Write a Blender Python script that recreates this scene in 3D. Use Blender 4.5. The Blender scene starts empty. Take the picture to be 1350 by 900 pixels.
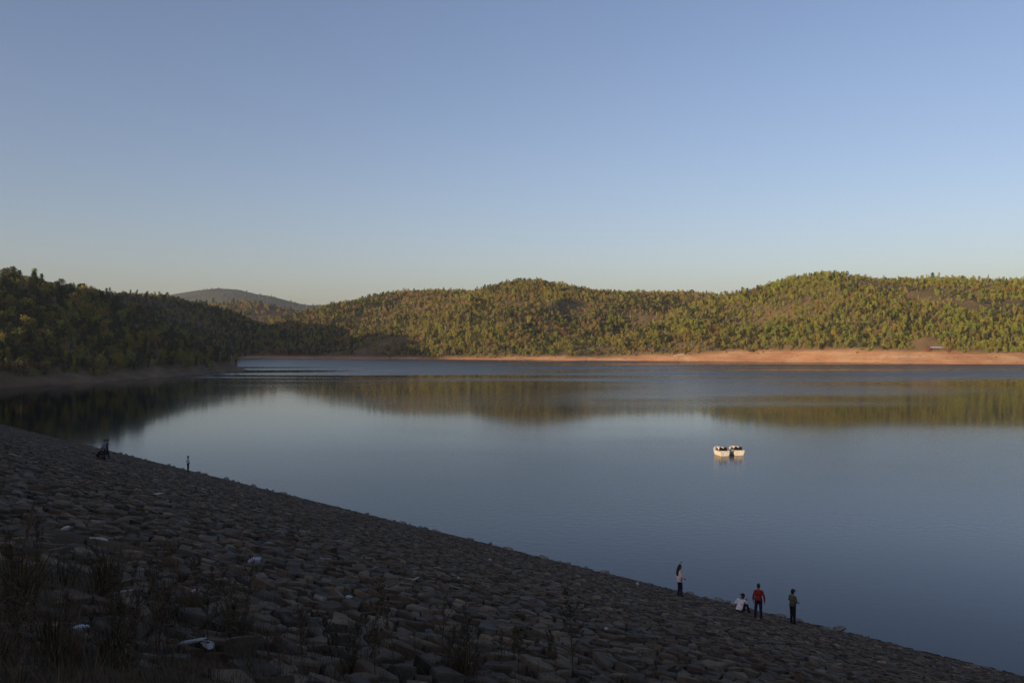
import bpy, bmesh, math, random
import numpy as np
from mathutils import Vector, Matrix

random.seed(11)
RNG = np.random.default_rng(11)
S = bpy.context.scene
C = S.collection

# ------------------------------------------------------------------ camera
CAM_H = 14.7                                   # eye above the water
cam = bpy.data.cameras.new('camera'); cam.lens = 30.0; cam.sensor_width = 36.0
cam.clip_start = 0.1; cam.clip_end = 30000
camo = bpy.data.objects.new('camera', cam); C.objects.link(camo)
camo.location = (0, 0, CAM_H); camo.rotation_euler = (math.radians(89.9), 0, 0)
S.camera = camo

# ------------------------------------------------------------------ sky and sun
SUN_EL = 9.0
SUN_AZ = 180 + 46.0                            # clockwise from +Y: behind the camera, to the left
w = bpy.data.worlds.new('World'); S.world = w; w.use_nodes = True
wn = w.node_tree
sky = wn.nodes.new('ShaderNodeTexSky'); sky.sky_type = 'NISHITA'; sky.sun_disc = False
sky.sun_elevation = math.radians(SUN_EL); sky.sun_rotation = math.radians(SUN_AZ)
sky.air_density = 0.9; sky.dust_density = 2.3; sky.ozone_density = 1.0; sky.altitude = 300
bg = wn.nodes['Background']; bg.inputs[1].default_value = 0.13
tint = wn.nodes.new('ShaderNodeMix'); tint.data_type = 'RGBA'; tint.blend_type = 'MULTIPLY'; tint.inputs[0].default_value = 1.0
tint.inputs[7].default_value = (1.02, 0.945, 1.09, 1)          # the camera's white balance, over the whole sky alike
wn.links.new(sky.outputs[0], tint.inputs[6]); wn.links.new(tint.outputs[2], bg.inputs[0])
sl = bpy.data.lights.new('sun', 'SUN'); sl.energy = 5.0; sl.angle = math.radians(0.53); sl.color = (1.0, 0.77, 0.52)
slo = bpy.data.objects.new('sun', sl); C.objects.link(slo)
a_ = math.radians(SUN_AZ); e_ = math.radians(SUN_EL)
SUNV = Vector((math.sin(a_) * math.cos(e_), math.cos(a_) * math.cos(e_), math.sin(e_)))
slo.rotation_euler = SUNV.to_track_quat('Z', 'Y').to_euler(); slo.location = (-100, -150, 120)

S.render.engine = 'CYCLES'
S.view_settings.view_transform = 'Standard'; S.view_settings.look = 'None'
S.view_settings.exposure = 0.34; S.view_settings.gamma = 1.0
S.cycles.use_denoising = True
try:
    S.cycles.denoiser = 'OPENIMAGEDENOISE'; S.cycles.denoising_prefilter = 'NONE'
except Exception: pass
S.cycles.max_bounces = 5; S.cycles.diffuse_bounces = 2; S.cycles.glossy_bounces = 3
S.cycles.transparent_max_bounces = 16; S.cycles.volume_bounces = 0
S.cycles.sample_clamp_indirect = 4.0

# ------------------------------------------------------------------ helpers
F = 1125.0; HOR = 448.0
def tag(o, label=None, cat=None, group=None, kind=None):
    if label: o['label'] = label
    if cat: o['category'] = cat
    if group: o['group'] = group
    if kind: o['kind'] = kind
    return o
def link(o, parent=None):
    C.objects.link(o)
    if parent is not None: o.parent = parent
    return o
def empty(name, loc=(0, 0, 0), rz=0.0, parent=None):
    o = bpy.data.objects.new(name, None); o.empty_display_size = 0.2
    link(o, parent); o.location = loc; o.rotation_euler = (0, 0, rz)
    return o
def mesh_obj(name, me, mat=None, parent=None, smooth=False):
    if mat is not None and not me.materials: me.materials.append(mat)
    if smooth: me.polygons.foreach_set('use_smooth', [True] * len(me.polygons))
    return link(bpy.data.objects.new(name, me), parent)
def pymesh(name, v, f):
    me = bpy.data.meshes.new(name); me.from_pydata([tuple(p) for p in v], [], [tuple(q) for q in f]); me.update()
    return me
def npmesh(name, V, faces_flat, nper):
    """V (n,3); faces_flat int array, nper verts per face (constant)"""
    me = bpy.data.meshes.new(name)
    nf = len(faces_flat) // nper
    me.vertices.add(len(V)); me.vertices.foreach_set('co', np.asarray(V, np.float32).ravel())
    me.loops.add(len(faces_flat)); me.loops.foreach_set('vertex_index', np.asarray(faces_flat, np.int32))
    me.polygons.add(nf); me.polygons.foreach_set('loop_start', np.arange(nf, dtype=np.int32) * nper)
    me.update(calc_edges=True); me.validate()
    me.polygons.foreach_set('use_smooth', [False] * nf)
    return me

class MB:
    """collects simple solids into one mesh"""
    def __init__(s): s.v = []; s.f = []
    def add(s, v, f):
        k = len(s.v); s.v += [tuple(p) for p in v]; s.f += [tuple(i + k for i in q) for q in f]; return s
    def box(s, c, d, rot=None):
        v = []
        for z in (-.5, .5):
            for x, y in ((-.5, -.5), (.5, -.5), (.5, .5), (-.5, .5)):
                p = Vector((x * d[0], y * d[1], z * d[2]))
                if rot is not None: p = rot @ p
                v.append(p + Vector(c))
        return s.add(v, [(3, 2, 1, 0), (4, 5, 6, 7), (0, 1, 5, 4), (1, 2, 6, 5), (2, 3, 7, 6), (3, 0, 4, 7)])
    def tube(s, pts, rad, n=8, cap=True):
        pts = [Vector(p) for p in pts]; k = len(pts); v = []; f = []
        if not hasattr(rad, '__len__'): rad = [rad] * k
        up = Vector((0.31, 0.17, 0.93))
        for i, p in enumerate(pts):
            t = (pts[min(i + 1, k - 1)] - pts[max(i - 1, 0)]).normalized()
            x = t.cross(up)
            if x.length < 1e-3: x = t.cross(Vector((1, 0, 0)))
            x.normalize(); y = t.cross(x).normalized()
            for j in range(n):
                a = 2 * math.pi * j / n
                v.append(p + (x * math.cos(a) + y * math.sin(a)) * rad[i])
        for i in range(k - 1):
            for j in range(n):
                f.append((i * n + j, i * n + (j + 1) % n, (i + 1) * n + (j + 1) % n, (i + 1) * n + j))
        if cap:
            f.append(tuple(range(n - 1, -1, -1))); f.append(tuple(range((k - 1) * n, k * n)))
        return s.add(v, f)
    def ball(s, c, r, nu=12, nv=8, rot=None):
        c = Vector(c); r = Vector(r if hasattr(r, '__len__') else (r, r, r)); v = []; f = []
        for i in range(1, nv):
            th = math.pi * i / nv
            for j in range(nu):
                ph = 2 * math.pi * j / nu
                p = Vector((math.sin(th) * math.cos(ph) * r.x, math.sin(th) * math.sin(ph) * r.y, math.cos(th) * r.z))
                if rot is not None: p = rot @ p
                v.append(c + p)
        t = Vector((0, 0, r.z)); b = Vector((0, 0, -r.z))
        if rot is not None: t = rot @ t; b = rot @ b
        v += [c + t, c + b]; T = len(v) - 2; B = T + 1
        for i in range(nv - 2):
            for j in range(nu):
                f.append((i * nu + j, (i + 1) * nu + j, (i + 1) * nu + (j + 1) % nu, i * nu + (j + 1) % nu))
        for j in range(nu):
            f.append((T, j, (j + 1) % nu)); f.append((B, (nv - 2) * nu + (j + 1) % nu, (nv - 2) * nu + j))
        return s.add(v, f)
    def mesh(s, name): return pymesh(name, s.v, s.f)
    def build(s, name, mat, parent=None, smooth=False): return mesh_obj(name, s.mesh(name), mat, parent, smooth)

# value noise, vectorised
_P = RNG.random((256, 256))
def vnoise(x, y):
    xi = np.floor(x).astype(int); yi = np.floor(y).astype(int); fx = x - xi; fy = y - yi
    fx = fx * fx * (3 - 2 * fx); fy = fy * fy * (3 - 2 * fy)
    g = lambda i, j: _P[i % 256, j % 256]
    return (g(xi, yi) * (1 - fx) + g(xi + 1, yi) * fx) * (1 - fy) + (g(xi, yi + 1) * (1 - fx) + g(xi + 1, yi + 1) * fx) * fy
def fbm(x, y, o=4):
    s = 0; a = 0.5
    for i in range(o):
        s = s + a * (vnoise(x + 17.3 * i, y + 5.1 * i) - 0.5); x = x * 2.03; y = y * 2.03; a *= 0.5
    return s
def sstep(a, b, x):
    t = np.clip((x - a) / (b - a), 0, 1); return t * t * (3 - 2 * t)

# ------------------------------------------------------------------ materials
def new_mat(name):
    m = bpy.data.materials.new(name); m.use_nodes = True
    return m, m.node_tree.nodes, m.node_tree.links, m.node_tree.nodes['Principled BSDF']
def ramp(nodes, stops):
    r = nodes.new('ShaderNodeValToRGB'); e = r.color_ramp.elements
    while len(e) < len(stops): e.new(0.5)
    for i, (p, c) in enumerate(stops): e[i].position = p; e[i].color = (*c, 1)
    return r
def noisy(name, c0, c1, scale=8.0, rough=0.8, bump=0.0, bscale=None, detail=6, spec=0.3, coord='Object'):
    m, n, l, b = new_mat(name)
    tc = n.new('ShaderNodeTexCoord'); t = n.new('ShaderNodeTexNoise')
    t.inputs['Scale'].default_value = scale; t.inputs['Detail'].default_value = detail
    l.new(tc.outputs[coord], t.inputs['Vector'])
    r = ramp(n, [(0.3, c0), (0.7, c1)]); l.new(t.outputs['Fac'], r.inputs[0]); l.new(r.outputs[0], b.inputs['Base Color'])
    b.inputs['Roughness'].default_value = rough; b.inputs['Specular IOR Level'].default_value = spec
    if bump:
        t2 = n.new('ShaderNodeTexNoise'); t2.inputs['Scale'].default_value = bscale or scale * 4; t2.inputs['Detail'].default_value = 8
        l.new(tc.outputs[coord], t2.inputs['Vector'])
        bp = n.new('ShaderNodeBump'); bp.inputs['Strength'].default_value = bump; bp.inputs['Distance'].default_value = 0.05
        l.new(t2.outputs['Fac'], bp.inputs['Height']); l.new(bp.outputs[0], b.inputs['Normal'])
    return m
def leafmat(name, cols, rough=0.65):
    """leaf colour: differs from tree to tree (random per object) and a little from leaf to leaf"""
    m, n, l, b = new_mat(name)
    oi = n.new('ShaderNodeObjectInfo'); r = ramp(n, [(i / max(1, len(cols) - 1), c) for i, c in enumerate(cols)])
    l.new(oi.outputs['Random'], r.inputs[0])
    g = n.new('ShaderNodeNewGeometry')
    hs = n.new('ShaderNodeHueSaturation')
    mp = n.new('ShaderNodeMapRange'); mp.inputs['To Min'].default_value = 0.6; mp.inputs['To Max'].default_value = 1.4
    l.new(g.outputs['Random Per Island'], mp.inputs['Value']); l.new(mp.outputs[0], hs.inputs['Value'])
    l.new(r.outputs[0], hs.inputs['Color']); l.new(hs.outputs[0], b.inputs['Base Color'])
    b.inputs['Roughness'].default_value = rough; b.inputs['Specular IOR Level'].default_value = 0.25
    tr = n.new('ShaderNodeBsdfTranslucent'); mx = n.new('ShaderNodeMixShader'); mx.inputs[0].default_value = 0.18
    l.new(hs.outputs[0], tr.inputs['Color']); l.new(b.outputs[0], mx.inputs[1]); l.new(tr.outputs[0], mx.inputs[2])
    l.new(mx.outputs[0], n['Material Output'].inputs[0])
    return m

M = {}
M['bark'] = noisy('bark', (0.10, 0.075, 0.05), (0.2, 0.17, 0.13), 3, 0.9)
M['pale_bark'] = noisy('pale_bark', (0.22, 0.19, 0.16), (0.38, 0.34, 0.29), 3, 0.9)
M['leaf_olive'] = leafmat('leaf_olive', [(0.172, 0.154, 0.027), (0.254, 0.205, 0.037), (0.128, 0.124, 0.025), (0.314, 0.227, 0.044)])
M['leaf_green'] = leafmat('leaf_green', [(0.157, 0.198, 0.028), (0.221, 0.244, 0.035), (0.284, 0.285, 0.043)])
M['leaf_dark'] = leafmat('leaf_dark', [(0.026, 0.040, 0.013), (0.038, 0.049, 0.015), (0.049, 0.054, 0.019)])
M['leaf_dry'] = leafmat('leaf_dry', [(0.253, 0.135, 0.049), (0.299, 0.186, 0.066), (0.207, 0.096, 0.038), (0.265, 0.192, 0.055)])
M['twig'] = leafmat('twig', [(0.17, 0.125, 0.085), (0.24, 0.185, 0.13), (0.15, 0.10, 0.07)], 0.9)

# ------------------------------------------------------------------ terrain
def P(px, py, d, tree=5.0):
    return ((px - 675) / F * d, d, CAM_H + (HOR - py) / F * d - tree)
def rd(pts, s, r): return (np.array(pts, float), s, r)
RIDGES = [
    rd([(-520, -500, 70), (-430, -200, 50), (-345, 40, 40), (-296, 220, 44), (-270, 300, 45), P(0, 355, 380), P(55, 377, 405), P(100, 392, 420), P(160, 413, 430), P(220, 437, 430), (-150, 428, 9)], 0.36, 16),
    rd([(-900, 640, 110), (-680, 600, 106), (-455, 545, 92), (-430, 515, 75), (-400, 490, 82), (-370, 460, 77), (-330, 390, 62), (-322, 330, 44)], 0.45, 10),  # unseen ridge, crest shaped to cast the shadow on the middle hills
    rd([(-470, 590, 80), P(0, 368, 620), P(40, 371, 640), P(120, 379, 700), P(200, 387, 770), P(240, 395, 800), P(266, 415, 820), P(292, 438, 820), P(318, 458, 800)], 0.42, 14),
    rd([(-1300, 1350, 95), P(180, 395, 1300), P(270, 398, 1300), P(330, 396, 1300), P(400, 407, 1300), P(470, 420, 1280)], 0.35, 30),
    rd([(-1900, 2500, 120), (-1400, 2600, 150), P(215, 391.5, 2600, 2), P(240, 386.5, 2600, 2), P(262, 379.5, 2600, 2), P(276, 379, 2600, 2), P(290, 376.2, 2600, 2), P(304, 375.8, 2600, 2), P(318, 379.5, 2600, 2), P(345, 384, 2600, 2), P(395, 398, 2600, 2), P(430, 402, 2700, 2), P(520, 405, 2800, 2), (300, 2900, 120)], 0.40, 40),
    rd([P(335, 456, 880), P(360, 441, 900), P(400, 420, 950), P(430, 410, 950), P(480, 397, 950), P(540, 384, 1000), P(590, 381, 1000), P(645, 381, 970), P(690, 370, 900), P(705, 369, 895), P(745, 375, 900), P(775, 378, 940), P(830, 384, 980), P(905, 382, 1050), P(940, 389, 1080), P(1000, 391, 1100), (500, 1180, 75), (900, 1250, 80)], 0.32, 22),
    rd([P(700, 369, 895), P(690, 395, 800), P(670, 430, 710)], 0.36, 16),
    rd([P(545, 385, 990), P(540, 410, 850), P(530, 445, 730)], 0.34, 14),
    rd([P(835, 385, 975), P(800, 410, 820), P(780, 440, 700)], 0.34, 14),
    rd([P(440, 407, 950), P(430, 424, 850), P(410, 452, 750)], 0.36, 14),
    rd([P(850, 440, 640), P(930, 402, 690), P(1000, 379, 720), P(1050, 366, 730), P(1085, 361, 735), P(1130, 362, 740), P(1180, 365, 740), P(1260, 366, 735), P(1350, 365, 730), (620, 760, 66), (850, 720, 70), (1000, 400, 60)], 0.33, 20),
    rd([P(1090, 361, 735), P(1075, 400, 640), P(1060, 445, 585)], 0.36, 12),
    rd([P(1250, 366, 735), P(1270, 405, 630), P(1270, 445, 570)], 0.36, 12),
    rd([(1000, 400, 60), (900, 0, 60), (600, -400, 60), (250, -420, 50)], 0.35, 20),
]
LAKE = np.array([(-185, 245), (-158, 258), (-146, 290), (-139, 325), (-135, 355), (-131, 392), (-130, 424), (-140, 446), (-163, 480), (-193, 550), (-208, 620), (-215, 668), (-207, 690),
                 (-182, 677), (-150, 664), (-105, 652), (-65, 641), (-28, 632), (14, 625), (40, 612), (62, 609), (97, 597), (130, 588), (170, 575), (205, 560), (241, 533), (275, 523), (310, 517), (352, 512), (420, 500), (560, 420), (610, 250), (520, 40),
                 (320, -180), (240, -200)], float)
DAM_LINE = 59.5                                 # waterline of the dam: X + Y = 59.5
lake_poly = LAKE
def seg_dist(px, py, A, B):
    ax, ay = A[:2]; bx, by = B[:2]; dx, dy = bx - ax, by - ay
    t = np.clip(((px - ax) * dx + (py - ay) * dy) / (dx * dx + dy * dy + 1e-9), 0, 1)
    return np.hypot(px - ax - t * dx, py - ay - t * dy), t
def lake_sd(x, y):
    d = np.full(x.shape, 1e9); ins = np.zeros(x.shape, bool); n = len(lake_poly)
    for i in range(n):
        A = lake_poly[i]; B = lake_poly[(i + 1) % n]
        dd, _ = seg_dist(x, y, A, B); d = np.minimum(d, dd)
        c = ((A[1] > y) != (B[1] > y)); xx = (B[0] - A[0]) * (y - A[1]) / (B[1] - A[1] + 1e-12) + A[0]
        ins ^= c & (x < xx)
    return np.where(ins, -d, d)
def terrain_h(x, y, detail=True):
    R = np.full(x.shape, -1e9)
    k = 7.0; acc = np.zeros(x.shape)
    vals = []
    for pts, s, r in RIDGES:
        best = np.full(x.shape, -1e9)
        for A, B in zip(pts[:-1], pts[1:]):
            d, t = seg_dist(x, y, A, B)
            h = A[2] + (B[2] - A[2]) * t - s * (np.sqrt(d * d + r * r) - r)
            best = np.maximum(best, h)
        vals.append(best)
    mx = np.maximum.reduce(vals)
    for v in vals: acc += np.exp(np.clip((v - mx) / k, -30, 0))
    R = mx + k * np.log(acc) * 0.6
    dist = np.hypot(x, y)
    # gullies and small humps, weaker near the crests
    rel = sstep(0, 45, 75 - R)
    amp = np.clip(dist / 800, 0.35, 2.0)
    R = R + rel * amp * (17 * fbm(x / 95 + 3.1, y / 95) + 4.0 * fbm(x / 28, y / 28 + 9)) + 2.0 * fbm(x / 45 + 40, y / 45, 3)
    sd = lake_sd(x, y) + 9 * fbm(x / 42 + 7.7, y / 42 + 2.2, 4) * sstep(-60, 0, x + y - 130)
    # drawdown bank: bare strip up to the high-water mark, higher in the east
    hb = 3.6 - 0.9 * sstep(40, -40, x) * sstep(520, 580, y) + 4.2 * sstep(60, 230, x) * sstep(300, 420, y) + 0.6 * sstep(-120, -135, x) * sstep(470, 420, y)
    wb = hb * 2.4
    b = np.where(sd < 0, sd * 0.18, np.where(sd < wb, hb * (sd / wb) ** 0.9, hb + (sd - wb) * 0.55))
    b = b + sstep(0, 3, sd) * sstep(wb * 1.2, wb * 0.3, sd) * (1.5 * fbm(x / 9, y / 30 + 31, 4) + 0.7 * fbm(x / 3.2, y / 6, 2))
    b = np.maximum(b, -12)
    R = np.maximum(R, 3.0 + hb)
    kk = 4.0
    h = -kk * np.log(np.exp(-np.clip(R, -50, 400) / kk) + np.exp(-np.clip(b, -50, 400) / kk))
    h = np.where(b < R - 14, b, np.where(R < b - 14, R, h))
    h = np.minimum(h, b + 0.4)
    rg = 0.28 - np.abs(fbm(x / 100 + 61, y / 130 + 12, 3)) * 3.2          # spurs and gullies running down to the water
    h = h + sstep(6, 70, sd - wb) * rel * np.clip(dist / 700, .2, 1.6) * 22 * rg * sstep(-250, -110, x)
    # downstream of the dam: low valley floor
    q = x + y
    valley = sstep(20, -60, q) * sstep(-330, -230, x) * sstep(420, 300, x)
    h = h * (1 - valley) + valley * np.minimum(h, -3 + 2 * fbm(x / 60, y / 60))
    return h, sd

def axis(fine0, fine1, step, lo, hi, grow=1.12):
    a = list(np.arange(fine0, fine1 + 1e-6, step)); s = step; v = fine1
    while v < hi: s *= grow; v += s; a.append(v)
    s = step; v = fine0; pre = []
    while v > lo: s *= grow; v -= s; pre.append(v)
    return np.array(pre[::-1] + a)
GX = axis(-340, 480, 3.2, -6500, 6500); GY = axis(230, 760, 3.2, -3500, 9000, 1.075)
XX, YY = np.meshgrid(GX, GY)
HH, SD = terrain_h(XX, YY)
def hgt(x, y):
    """height of the built terrain mesh"""
    x = np.asarray(x, float); y = np.asarray(y, float)
    i = np.clip(np.searchsorted(GX, x) - 1, 0, len(GX) - 2); j = np.clip(np.searchsorted(GY, y) - 1, 0, len(GY) - 2)
    fx = np.clip((x - GX[i]) / (GX[i + 1] - GX[i]), 0, 1); fy = np.clip((y - GY[j]) / (GY[j + 1] - GY[j]), 0, 1)
    return (HH[j, i] * (1 - fx) + HH[j, i + 1] * fx) * (1 - fy) + (HH[j + 1, i] * (1 - fx) + HH[j + 1, i + 1] * fx) * fy
def sdat(x, y):
    i = np.clip(np.searchsorted(GX, x) - 1, 0, len(GX) - 2); j = np.clip(np.searchsorted(GY, y) - 1, 0, len(GY) - 2)
    return SD[j, i]

m, n, l, b = new_mat('terrain_soil')
g = n.new('ShaderNodeNewGeometry'); sx = n.new('ShaderNodeSeparateXYZ'); l.new(g.outputs['Position'], sx.inputs[0])
def N(scale, detail=6, vec=None, rough=0.55):
    t = n.new('ShaderNodeTexNoise'); t.inputs['Scale'].default_value = scale; t.inputs['Detail'].default_value = detail; t.inputs['Roughness'].default_value = rough
    l.new(vec or g.outputs['Position'], t.inputs['Vector']); return t
bank = n.new('ShaderNodeAttribute'); bank.attribute_name = 'bank'
sand = ramp(n, [(0.30, (0.36, 0.17, 0.085)), (0.5, (0.46, 0.245, 0.125)), (0.68, (0.55, 0.36, 0.21))]); l.new(N(0.06, 10, None, 0.72).outputs['Fac'], sand.inputs[0])
# old water levels leave horizontal strand lines
mpz = n.new('ShaderNodeMapping'); mpz.inputs['Scale'].default_value = (0.03, 0.03, 2.6); l.new(g.outputs['Position'], mpz.inputs[0])
st = ramp(n, [(0.35, (0.76, 0.74, 0.72)), (0.62, (1.06, 1.06, 1.06))]); l.new(N(1.0, 5, mpz.outputs[0]).outputs['Fac'], st.inputs[0])
mul = n.new('ShaderNodeMix'); mul.data_type = 'RGBA'; mul.blend_type = 'MULTIPLY'; mul.inputs[0].default_value = 1.0
l.new(sand.outputs[0], mul.inputs[6]); l.new(st.outputs[0], mul.inputs[7])
und = ramp(n, [(0.3, (0.065, 0.056, 0.026)), (0.5, (0.115, 0.085, 0.044)), (0.72, (0.20, 0.125, 0.066))]); l.new(N(0.045, 9).outputs['Fac'], und.inputs[0])
scrub = ramp(n, [(0.3, (0.06, 0.064, 0.046)), (0.7, (0.105, 0.104, 0.078))]); l.new(N(0.02, 9, None, 0.65).outputs['Fac'], scrub.inputs[0])
farh = n.new('ShaderNodeAttribute'); farh.attribute_name = 'far_scrub'
mf = n.new('ShaderNodeMix'); mf.data_type = 'RGBA'; l.new(farh.outputs['Fac'], mf.inputs[0]); l.new(und.outputs[0], mf.inputs[6]); l.new(scrub.outputs[0], mf.inputs[7])
mx = n.new('ShaderNodeMix'); mx.data_type = 'RGBA'
# the headland's bank mixes to a darker brown, the far banks stay red earth
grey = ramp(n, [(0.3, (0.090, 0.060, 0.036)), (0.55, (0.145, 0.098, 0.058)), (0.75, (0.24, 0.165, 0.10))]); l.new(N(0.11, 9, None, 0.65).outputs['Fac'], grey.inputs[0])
headland_bank = n.new('ShaderNodeAttribute'); headland_bank.attribute_name = 'headland_bank'
mg = n.new('ShaderNodeMix'); mg.data_type = 'RGBA'; l.new(headland_bank.outputs['Fac'], mg.inputs[0]); l.new(mul.outputs[2], mg.inputs[6]); l.new(grey.outputs[0], mg.inputs[7])
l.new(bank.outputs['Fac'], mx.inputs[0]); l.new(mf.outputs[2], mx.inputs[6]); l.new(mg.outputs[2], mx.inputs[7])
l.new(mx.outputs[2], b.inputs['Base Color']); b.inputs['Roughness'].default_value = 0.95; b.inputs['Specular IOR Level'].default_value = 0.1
bp = n.new('ShaderNodeBump'); bp.inputs['Strength'].default_value = 0.6; bp.inputs['Distance'].default_value = 0.6
l.new(N(0.35, 8, None, 0.65).outputs['Fac'], bp.inputs['Height']); l.new(bp.outputs[0], b.inputs['Normal'])
M['terrain'] = m

ny, nx = XX.shape
idx = np.arange(ny * nx).reshape(ny, nx)
quads = np.stack([idx[:-1, :-1], idx[:-1, 1:], idx[1:, 1:], idx[1:, :-1]], -1).reshape(-1)
me = npmesh('terrain', np.stack([XX, YY, HH], -1).reshape(-1, 3), quads, 4)
hbX = 3.6 - 0.9 * sstep(40, -40, XX) * sstep(520, 580, YY) + 4.2 * sstep(60, 230, XX) * sstep(300, 420, YY) + 0.6 * sstep(-120, -135, XX) * sstep(470, 420, YY)
bk = sstep(hbX * 2.4 + 5, hbX * 2.4 - 3, SD + 5 * fbm(XX / 11, YY / 11, 3)) * sstep(-400, -200, XX)
bk = np.where(np.hypot(XX, YY) > 900, 0, bk)
at = me.attributes.new('bank', 'FLOAT', 'POINT'); at.data.foreach_set('value', bk.astype(np.float32).ravel())
at = me.attributes.new('headland_bank', 'FLOAT', 'POINT'); at.data.foreach_set('value', (sstep(-40, -115, XX + 15 * fbm(XX / 30, YY / 30, 3)) * sstep(665, 560, YY)).astype(np.float32).ravel())
at = me.attributes.new('far_scrub', 'FLOAT', 'POINT'); at.data.foreach_set('value', sstep(1500, 1900, YY).astype(np.float32).ravel())
terrain = mesh_obj('terrain', me, M['terrain'], smooth=True)
tag(terrain, 'brown hills with a bare red earth bank around the reservoir', 'terrain', kind='structure')

# ------------------------------------------------------------------ water
WX = axis(-230, 420, 5, -420, 760, 1.2); WY = np.concatenate([np.arange(-260, 240, 12.0), np.arange(240, 730, 2.5)])
WXX, WYY = np.meshgrid(WX, WY)
wy = HOR + CAM_H * F / np.maximum(WYY, 20)      # used only as a scale: how far out on the lake
dd = WYY
# where the evening breeze roughens the surface: the far third of the lake, broken by calm lanes
lan = fbm(WXX / 230 + 2.0, WYY / 46 + 1.0, 4); lan2 = fbm(WXX / 120 + 9.0, WYY / 20 + 4.0, 3)
edge = 302 + 26 * sstep(250, 60, WXX) * 0 + 60 * fbm(WXX / 160, WYY / 300, 2) - 45 * np.exp(-((WXX - 75) / 45.0) ** 2)
br = sstep(-10, 55, dd - edge + 60 * lan2 + 40 * lan)
def lane(x0, x1, yc, wd, bend=0.0):
    xm = (WXX - x0) / (x1 - x0); yy = yc + bend * (xm - 0.5) ** 2 + 6 * fbm(WXX / 50 + yc, WYY * 0 + yc, 2)
    return np.exp(-((WYY - yy) / wd) ** 2) * sstep(0, .12, xm) * sstep(1, .45, xm)
calm = 1.3 * lane(-215, -60, 455, 13, 40) + 1.4 * lane(-190, -40, 398, 22, 60) + 1.2 * lane(-150, -10, 322, 7, 20) + 1.4 * lane(-135, 30, 345, 12, 30) + 0.75 * lane(-60, 130, 350, 11, -15) + 0.4 * lane(100, 300, 420, 9, 10)
br = br * (1 - np.clip(calm, 0, 1)) * np.maximum(np.clip(0.66 + 1.6 * lan + 1.6 * lan2, 0.12, 1), 0.92 * sstep(60, -30, WXX))
br = br * (1 - 0.75 * sstep(205, 300, WXX) * sstep(350, 300, dd))
mid = 0.62 * np.exp(-((WXX - 76 - 0.12 * (dd - 240)) / 52.0) ** 2) * sstep(165, 215, dd) * np.clip(0.7 + 2.4 * lan2 + 1.6 * lan, 0, 1) + 0.10 * np.clip(2.5 * lan2, 0, 1) * sstep(150, 200, dd)      # light cat's-paws nearer in
nearw = 0.50 * sstep(165, 95, dd + 50 * fbm(WXX / 60, WYY / 60, 3)) * (0.35 + 0.65 * sstep(-75, 0, WXX)) * (0.2 + 0.8 * sstep(45, 85, dd))
br = np.clip(np.maximum(np.maximum(br, mid), nearw), 0, 1)
wi = np.arange(WXX.size).reshape(WXX.shape)
wq = np.stack([wi[:-1, :-1], wi[:-1, 1:], wi[1:, 1:], wi[1:, :-1]], -1).reshape(-1)
wme = npmesh('lake_water', np.stack([WXX, WYY, np.zeros_like(WXX)], -1).reshape(-1, 3), wq, 4)
at = wme.attributes.new('breeze', 'FLOAT', 'POINT'); at.data.foreach_set('value', br.astype(np.float32).ravel())
m, n, l, b = new_mat('lake_water')
b.inputs['Base Color'].default_value = (0.0008, 0.0018, 0.0032, 1); b.inputs['IOR'].default_value = 1.333
b.inputs['Specular IOR Level'].default_value = 0.36
bz = n.new('ShaderNodeAttribute'); bz.attribute_name = 'breeze'
mr = n.new('ShaderNodeMapRange'); mr.inputs['To Min'].default_value = 0.06; mr.inputs['To Max'].default_value = 0.33
l.new(bz.outputs['Fac'], mr.inputs['Value']); l.new(mr.outputs[0], b.inputs['Roughness'])
g = n.new('ShaderNodeNewGeometry')
mp = n.new('ShaderNodeMapping'); mp.inputs['Scale'].default_value = (1.0, 1.6, 1); mp.inputs['Rotation'].default_value = (0, 0, 0.5)
l.new(g.outputs['Position'], mp.inputs[0])
t1 = n.new('ShaderNodeTexNoise'); t1.inputs['Scale'].default_value = 1.1; t1.inputs['Detail'].default_value = 3; l.new(mp.outputs[0], t1.inputs['Vector'])
t2 = n.new('ShaderNodeTexNoise'); t2.inputs['Scale'].default_value = 0.035; t2.inputs['Detail'].default_value = 3; l.new(mp.outputs[0], t2.inputs['Vector'])
rs = ramp(n, [(0.38, (0.15,) * 3), (0.66, (1, 1, 1))]); l.new(t2.outputs['Fac'], rs.inputs[0])
bp = n.new('ShaderNodeBump'); bp.inputs['Distance'].default_value = 0.03
mb_ = n.new('ShaderNodeMath'); mb_.operation = 'MULTIPLY'; l.new(rs.outputs[0], mb_.inputs[0])
mb2 = n.new('ShaderNodeMapRange'); mb2.inputs['From Max'].default_value = 0.4; mb2.inputs['To Min'].default_value = 0.05; mb2.inputs['To Max'].default_value = 0.8; l.new(bz.outputs['Fac'], mb2.inputs['Value']); l.new(mb2.outputs[0], mb_.inputs[1])
l.new(mb_.outputs[0], bp.inputs['Strength']); l.new(t1.outputs['Fac'], bp.inputs['Height']); l.new(bp.outputs[0], b.inputs['Normal'])
water = mesh_obj('lake_water', wme, m)
tag(water, 'calm blue reservoir water reflecting the hills and the evening sky', 'water', kind='structure')

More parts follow.
